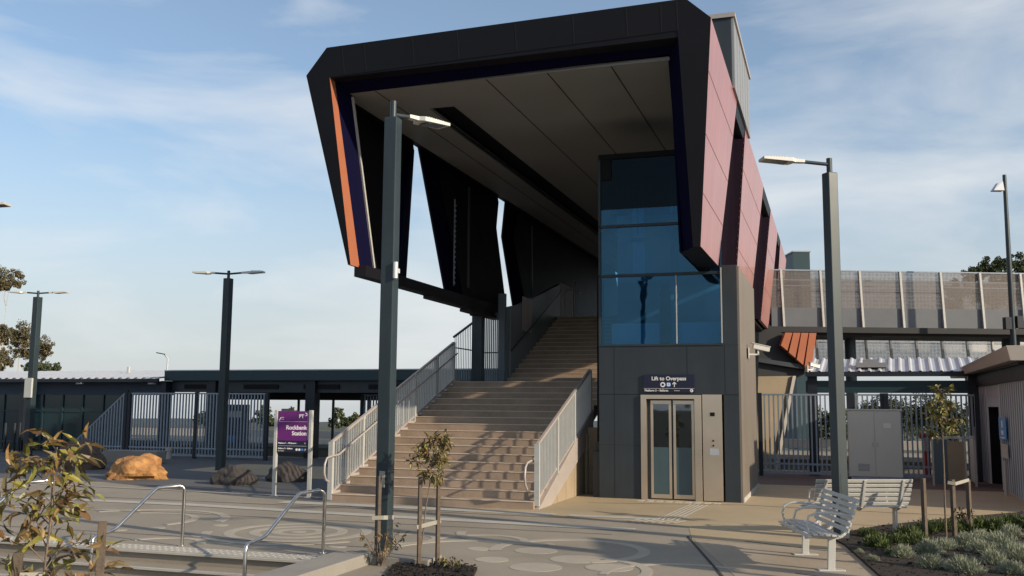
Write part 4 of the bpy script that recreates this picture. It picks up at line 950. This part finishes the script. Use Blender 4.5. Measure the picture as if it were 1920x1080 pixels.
# ------------------------------------------------------------------ planting
def leaf(mb, p, d, n, L, w, fold=.25, droop=.25):
    d = d.normalized(); s = d.cross(n)
    if s.length < .05: s = Vector((1, 0, 0))
    s.normalize(); up = s.cross(d).normalized()
    p1 = p+d*L*.38; p2 = p+d*L*.75-up*L*droop*.35; p3 = p+d*L-up*L*droop
    a = s*w/2
    mb.add([p, p1+a+up*w*fold, p1-a+up*w*fold, p1, p2+a*.7+up*w*fold*.6, p2-a*.7+up*w*fold*.6, p2, p3],
           [(0, 3, 1), (0, 2, 3), (1, 3, 6, 4), (3, 2, 5, 6), (4, 6, 7), (6, 5, 7)])
def rv(): return Vector((random.gauss(0, 1), random.gauss(0, 1), random.gauss(0, 1))).normalized()
def sapling(label, base, h, crown_lo, crown_r, nb, nl, L, w, mats, lean=(0, 0), stakes=(), trunk_r=.012, group='young street trees', strapz=None, offs=None):
    t = thing('sapling', label, 'tree', base, 0, group)
    pts = []; k = 9
    for i in range(k+1):
        f = i/k; pts.append(Vector((lean[0]*f+.02*noise.noise(Vector((f*4, base[0], 0))), lean[1]*f, h*f)))
    g = MB(); g.tube(pts, [trunk_r*(1-.7*i/k) for i in range(k+1)], 7); g.build('trunk', M['bark'], t)
    g = MB(); lv = MB()
    for b in range(nb):
        f = crown_lo+(1-crown_lo)*(b+.5)/nb; i = min(k-1, int(f*k)); p = pts[i].lerp(pts[i+1], f*k-i)
        ang = b*2.4+random.uniform(-.4, .4); rr = crown_r*(1.0-.55*abs(f-(.35+.65*crown_lo))/(1-crown_lo))*random.uniform(.55, 1.1)
        d = Vector((math.cos(ang), math.sin(ang), random.uniform(.15, .9))).normalized()
        q = p+d*rr; mid = p.lerp(q, .5)+Vector((0, 0, .04)); g.tube([p, mid, q], [trunk_r*.35, trunk_r*.25, trunk_r*.1], 5)
        for j in range(nl):
            s = random.uniform(.25, 1.05); c = p.lerp(q, s)+rv()*crown_r*.10
            dd = (d*.5+rv()*.8+Vector((0, 0, -.25)))
            lv.mi = random.choices(range(len(mats)), [3, 2, 2][:len(mats)])[0]; leaf(lv, c, dd, rv()+Vector((0, 0, .8)), L*random.uniform(.6, 1.2), w*random.uniform(.7, 1.2), droop=random.uniform(.1, .5))
    g.build('branches', M['bark'], t); lv.build('leaves', [M[m] for m in mats], t); return t
def stake(label, p, h, w=.045, z0=0, top=None):
    t = thing('timber_stake', label, 'stake', (p[0], p[1], z0), random.uniform(0, 1), 'timber tree stakes')
    g = MB(); g.hexa([(-w/2, -w/2, 0), (w/2, -w/2, 0), (w/2, w/2, 0), (-w/2, w/2, 0)], [(-w/2+.002, -w/2, h), (w/2, -w/2, h+.004), (w/2-.002, w/2, h), (-w/2, w/2, h)]); g.build('post', M['stake'], t, .004); return t
def strap(label, pts, h=.05):
    t = thing('tree_tie', label, 'tree tie', pts[0], 0, 'soft ties on the stakes'); o = Vector(pts[0]); g = MB()
    for a, b in zip(pts, pts[1:]): g.bar(Vector(a)-o, Vector(b)-o, .012, h)
    g.build('band', M['strap'], t)
# centre sapling
sapling('russet-green sapling standing between stakes in front of the stair', (-1.13, 12.28, 0), 1.60, .62, .36, 17, 26, .105, .032, ['leafC', 'leafA', 'leafB'], (.18, 0), trunk_r=.011)
stake('left timber stake of the central sapling', (-1.12, 12.2), 1.11); stake('right timber stake of the central sapling', (-.90, 12.3), 1.05)
strap('grey-green tie between the two central stakes', [(-1.15, 12.17, .50), (-.92, 12.27, .55), (-.87, 12.33, .56)])
stake('timber stake standing in front of the central lamp post', (-1.66, 12.45), 1.10)
strap('pale tie round the stake in front of the central lamp post', [(-1.74, 12.42, .58), (-1.60, 12.42, .585), (-1.48, 12.5, .58)])
# low weepy growth
def shrubby(name, label, base, r, h, n, L, w, mats, cat, group, stems=True):
    t = thing(name, label, cat, base, 0, group); g = MB(); lv = MB()
    for i in range(n):
        a = random.uniform(0, 6.28); rr = r*math.sqrt(random.random()); d = Vector((math.cos(a)*rr, math.sin(a)*rr, h*random.uniform(.5, 1)))
        g.tube([(0, 0, 0), d*.5+Vector((0, 0, .02)), d], [.006, .004, .002], 4)
        for j in range(6):
            lv.mi = random.randrange(len(mats)); leaf(lv, d*random.uniform(.5, 1.05), rv()+Vector((d.x, d.y, -.2)).normalized(), rv()+Vector((0, 0, 1)), L*random.uniform(.6, 1.2), w)
    g.build('stems', M['bark'], t); lv.build('leaves', [M[m] for m in mats], t); return t
shrubby('low_shrub', 'sparse russet shrub at the foot of the central lamp post', (-1.60, 12.35, .0), .34, .50, 16, .075, .028, ['leafA', 'leafC'], 'shrub', 'low leafy regrowth round the stakes')
shrubby('low_shrub', 'tiny leafy sprig in the mulch right of the central stakes', (-.70, 12.1, .0), .20, .18, 9, .075, .028, ['leafC', 'leafB'], 'shrub', 'low leafy regrowth round the stakes')
# mulch mound
def mulchbed(name, label, poly, z, mound, kind):
    import itertools
    g = MB(); xs = [p[0] for p in poly]; ys = [p[1] for p in poly]
    def inside(x, y):
        c = False; j = len(poly)-1
        for i in range(len(poly)):
            xi, yi = poly[i]; xj, yj = poly[j]
            if (yi > y) != (yj > y) and x < (xj-xi)*(y-yi)/(yj-yi)+xi: c = not c
            j = i
        return c
    g.hexa([(a, b, -.05) for a, b in poly], [(a, b, z) for a, b in poly])
    area = (max(xs)-min(xs))*(max(ys)-min(ys)); n = min(9000, int(area*420))
    for _ in range(n):
        x = random.uniform(min(xs), max(xs)); y = random.uniform(min(ys), max(ys))
        if y > 17.5 and random.random() < .5: continue
        if not inside(x, y): continue
        c = Vector((x, y, z+random.uniform(.0, .03))); d = rv(); d.z *= .3; s = rv()*.014; L = random.uniform(.02, .06)
        g.add([c-d*L/2-s, c+d*L/2-s, c+d*L/2+s, c-d*L/2+s], [(0, 1, 2, 3)])
    o = g.build(name, M['mulch']); tag(o, label, 'mulch', None, kind); return o
mulchbed('mulch_bed', 'small dark mulch mound round the central sapling stakes', [(-1.45, 11.2), (-.45, 11.0), (-.40, 12.15), (-.75, 12.55), (-1.25, 12.55), (-1.45, 12.25)], .03, .05, 'stuff')
bedp = [tuple(G(*p)[:2]) for p in ((1590, 1014), (1560, 1000), (1600, 990), (1660, 978), (1800, 961), (1940, 947), (2150, 935))] + [(15, 10), (4.2, 9.5), tuple(G(1668, 1082)[:2])]
mulchbed('garden_mulch', 'dark bark mulch covering the garden bed on the right', bedp, .035, 0, 'stuff')
# right sapling and stakes
sapling('bright yellow-green sapling with pale trunk in the right garden bed', (6.72, 15.22, 0), 2.28, .66, .30, 15, 26, .11, .035, ['leafB', 'leafA', 'leafB'], (.02, 0), trunk_r=.018)
stake('left dark stake of the right-hand sapling', (6.34, 15.1), .93, .06); stake('middle stake of the right-hand sapling', (6.88, 15.3), .90, .06); stake('right stake of the right-hand sapling', (7.45, 16.0), .85, .06)
strap('pale tie between the middle and right stakes of the right-hand sapling', [(6.80, 15.28, .86), (6.9, 15.25, .84), (7.45, 15.97, .85)])
shrubby('low_shrub', 'small brown drooping twig of leaves beside the right-hand stakes', (7.1, 15.3, .22), .18, .28, 5, .10, .04, ['leafC'], 'shrub', 'low leafy regrowth round the stakes')
# left near sapling
sp = sapling('big near sapling with olive and russet drooping leaves at the left edge', (-2.98, 6.3, -.45), 2.16, .22, .50, 36, 15, .13, .040, ['leafA', 'leafC', 'leafB'], (.06, 0), trunk_r=.014)
stake('near timber stake right of the left sapling', (-2.58, 6.25), 1.70, .055, -.45); stake('shorter timber stake under the left sapling', (-3.05, 6.15), 1.52, .055, -.45)
strap('pale tie on the stakes of the near left sapling', [(-3.02, 6.12, .93), (-2.9, 6.2, .92)])
# garden shrubs
def puff(mb, c, r, n, L, w, hf=1.0):
    for _ in range(n):
        d = rv(); d.z = abs(d.z)*hf; p = c+Vector((d.x*r*random.uniform(.2, 1), d.y*r*random.uniform(.2, 1), d.z*r*random.uniform(.2, 1)))
        e = (d+rv()*.5+Vector((0, 0, .5))).normalized(); s = e.cross(rv()).normalized()*w/2; LL = L*random.uniform(.6, 1.2)
        mb.add([p-s, p+s, p+e*LL+s*.4, p+e*LL-s*.4], [(0, 1, 2, 3)])
protos = {}
def shrub(kind, label, px, py, r):
    p = G(px, py); name = 'silver_bush' if kind == 's' else 'green_groundcover_shrub'
    key = (kind, random.randrange(3))
    if key not in protos:
        mb = MB(); r_ = r
        if kind == 's': 
            for q in range(5): puff(mb, Vector((random.uniform(-.5, .5), random.uniform(-.5, .5), .05)), .75, 380, .30, .035, 1.1)
        else:
            for q in range(6): puff(mb, Vector((random.uniform(-.8, .8), random.uniform(-.5, .5), .0)), .55, 220, .28, .06, .9)
        o = mb.build(name, M['silver'] if kind == 's' else M['shrubgreen'])
        protos[key] = o
    else:
        o = protos[key].copy(); col.objects.link(o)
    o.location = (p.x, p.y, .02); o.scale = (r, r, r*random.uniform(.85, 1.1)*(1.25 if kind == 'g' else 1)); o.rotation_euler = (0, 0, random.uniform(0, 6))
    tag(o, label, 'shrub', 'silver bushes in the garden bed' if kind == 's' else 'green ground cover plants in the garden bed')
SB = [(1703, 1038, .17, 'small upright silver bush at the left end of the silver row'), (1752, 1030, .22, 'round silver bush left of the pale sapling trunk'), (1750, 1057, .20, 'silver bush below the one left of the sapling trunk'), (1780, 1022, .19, 'bright silver bush at the foot of the pale sapling trunk'),
      (1822, 1018, .22, 'silver bush right of the pale sapling trunk, below the rightmost stake'), (1852, 1028, .20, 'silver bush in the middle of the right-hand clump'), (1885, 1020, .24, 'large pale silver bush near the right edge'), (1915, 1038, .22, 'silver bush cut by the right edge'),
      (1818, 1064, .21, 'low broad pale silver bush at the bottom between the trunk and the right edge'), (1870, 1048, .19, 'silver bush just above the bottom right bushes'), (1900, 1066, .20, 'silver bush in the bottom right corner'), (1846, 1004, .18, 'silver bush at the back, near the rightmost stake'), (1905, 996, .2, 'silver bush at the back by the right edge'),
      (1642, 1046, .09, 'very small silver tuft on the bare mulch, left of all others'), (1620, 1032, .07, 'tiny silver tuft nearest the bench leg')]
for px, py, r, l in SB: shrub('s', l, px, py, r)
GB = [(1650, 1018, .22, 'green plant nearest the bench'), (1682, 1012, .22, 'green plant between the bench and the dark stake'), (1712, 1002, .26, 'green plant directly behind the small upright silver bush'), (1748, 990, .26, 'tall green plant left of the dark stake at the back'), (1788, 988, .22, 'green plant behind the sapling trunk'), (1828, 985, .26, 'green plant behind the rightmost stake'), (1870, 985, .3, 'green plant in the back row right of the stakes'), (1912, 978, .3, 'green plant at the back right edge'), (1640, 1000, .18, 'low green plant along the paving edge behind the bench'), (1690, 1034, .14, 'low dark green plant in front of the row'), (1728, 1012, .2, 'green plant under the dark stake')]
for px, py, r, l in GB: shrub('g', l, px, py, r)

# ------------------------------------------------------------------ distant trees
def tree(label, cx, cy, base, scale_px, blobs, trunkpts, leafm, name='gum_tree', n=260, L=.42, group='distant gum trees', bark='gumbark'):
    """blobs: (px, py, r_px) at depth cy"""
    o0 = atY(cx, 700, cy); t = thing(name, label, 'tree', (o0.x, cy, -.5), 0, group); k = cy/FPX
    lv = MB(); br = MB(); root = Vector((0, 0, 0))
    top = None
    pl = [Vector((atY(x, y, cy).x-o0.x, 0, atY(x, y, cy).z+.5)) for x, y in trunkpts]; pl[0].z = 0
    tw = .010*cy*scale_px
    br.tube(pl, [tw*(1-.6*i/len(pl)) for i in range(len(pl))], 7)
    for (x, y, r) in blobs:
        p = atY(x, y, cy); c = Vector((p.x-o0.x, random.uniform(-.5, .5)*r*k*1.5, p.z+.5)); rr = r*k*1.18
        br.tube([pl[-1] if len(pl) < 3 else pl[-2], (pl[-1]+c)/2-Vector((0, 0, .1)), c], [tw*.3, tw*.2, tw*.06], 5)
        subs = [c+rv()*rr*random.uniform(.3, .95) for _ in range(22)]
        for s_ in subs:
            sr = rr*random.uniform(.20, .42)
            for _ in range(int(n*4)//22):
                d = rv(); q = s_+d*sr*(random.random()**.4); a = rv()*L*9*k; b = rv().cross(a).normalized()*L*4.5*k
                lv.add([q-a*.5-b, q+a*.5-b, q+a*.5+b, q-a*.5+b], [(0, 1, 2, 3)])
    br.build('trunk', M[bark], t); lv.build('crown', M[leafm], t); return t
T = tree
T('tall gum with a high crown at the left edge above the lamp arm', 8, 75, 0, .04, [(2, 535, 18), (22, 533, 17), (-22, 530, 22), (12, 552, 9), (35, 548, 6), (-10, 545, 14)], [(8, 720), (9, 640), (12, 590), (6, 545)], 'gum', L=.22)
T('gum with pale trunk left of the far-left lamp post', 38, 72, 0, .06, [(30, 650, 17), (42, 634, 18), (52, 655, 15), (36, 670, 14), (50, 675, 11), (26, 640, 12)], [(34, 720), (38, 690), (38, 655), (42, 640)], 'gum', L=.20)
T('rounded gum right of the far-left lamp post', 80, 74, 0, .05, [(80, 662, 17), (90, 668, 10), (70, 655, 13), (74, 678, 11), (64, 668, 9)], [(66, 720), (68, 690), (72, 675)], 'gum', L=.20)
T('small gum cut by the left edge of the view', 5, 70, 0, .05, [(0, 640, 12), (12, 638, 13), (5, 652, 10), (-10, 645, 12)], [(7, 720), (7, 680), (5, 650)], 'gum', L=.2)
T('low leafy gum beneath the one at the left edge', 8, 68, 0, .05, [(6, 680, 12), (16, 694, 9), (-4, 694, 10), (2, 704, 10)], [(6, 720), (6, 700)], 'gum', L=.2)
for k, (x, r) in enumerate(((52, 10), (68, 10), (84, 13), (104, 9))):
    T(['low bush behind the pale roof, left of its row', 'low bush behind the pale roof, second in its row', 'tallest low bush behind the pale roof', 'low bush behind the pale roof, right end of its row'][k], x, 90, 0, .03, [(x, 702, r), (x+5, 706, r*.7)], [(x, 720), (x, 705)], 'bushfar', 'distant_bush', 200, .2, 'bushes behind the pale roof')
T('dark green gum crown behind the footbridge, left of the mast', 1860, 70, 0, .06, [(1852, 486, 17), (1874, 482, 15), (1836, 496, 16), (1818, 504, 13), (1866, 510, 20), (1800, 530, 18), (1835, 535, 24), (1870, 545, 26), (1790, 560, 20)], [(1850, 720), (1850, 600), (1855, 520)], 'bushfar', n=420, L=.25)
T('gum crown behind the footbridge at the right edge, right of the mast', 1900, 72, 0, .06, [(1896, 478, 17), (1914, 486, 16), (1900, 510, 18), (1925, 500, 18), (1895, 540, 26), (1930, 530, 28)], [(1905, 720), (1900, 600), (1900, 520)], 'bushfar', n=420, L=.25)
tl = [(1480, 770, 22), (1530, 775, 24), (1575, 775, 24), (1635, 765, 22), (1665, 752, 24), (1700, 758, 26), (1735, 750, 26), (1768, 755, 24), (1795, 765, 22)]
words = ['left-most', 'second', 'third', 'fourth', 'fifth', 'sixth', 'seventh', 'eighth', 'right-most']
for k, (x, y, r) in enumerate(tl):
    T('dark bushy tree seen through the right fence, %s of the row' % words[k], x, 62, 0, .04, [(x, y, r), (x-10, y+16, r*.9), (x+12, y+14, r), (x, y+34, r*1.1)], [(x, 830), (x, 790), (x, y)], 'bushfar', 'bushy_tree', 300, .25, 'trees seen through the right fence', 'bark')
for k, x in enumerate((385, 450, 500, 530, 552, 640, 668, 705)):
    T(['low tree', 'round tree', 'small tree', 'tree', 'wide tree', 'faint tree', 'short tree', 'far tree'][k] + ' on the skyline through the left platform, %s from the left' % (['first', 'second', 'third', 'fourth', 'fifth', 'sixth', 'seventh', 'eighth'][k]), x, 130, 0, .03, [(x, 790-(k % 3)*5, 12), (x+9, 796, 10), (x-9, 797, 10)], [(x, 815), (x, 795)], 'bushfar', 'skyline_tree', 140, .3, 'skyline trees beyond the railway', 'bark')
print('objects', len(bpy.data.objects))
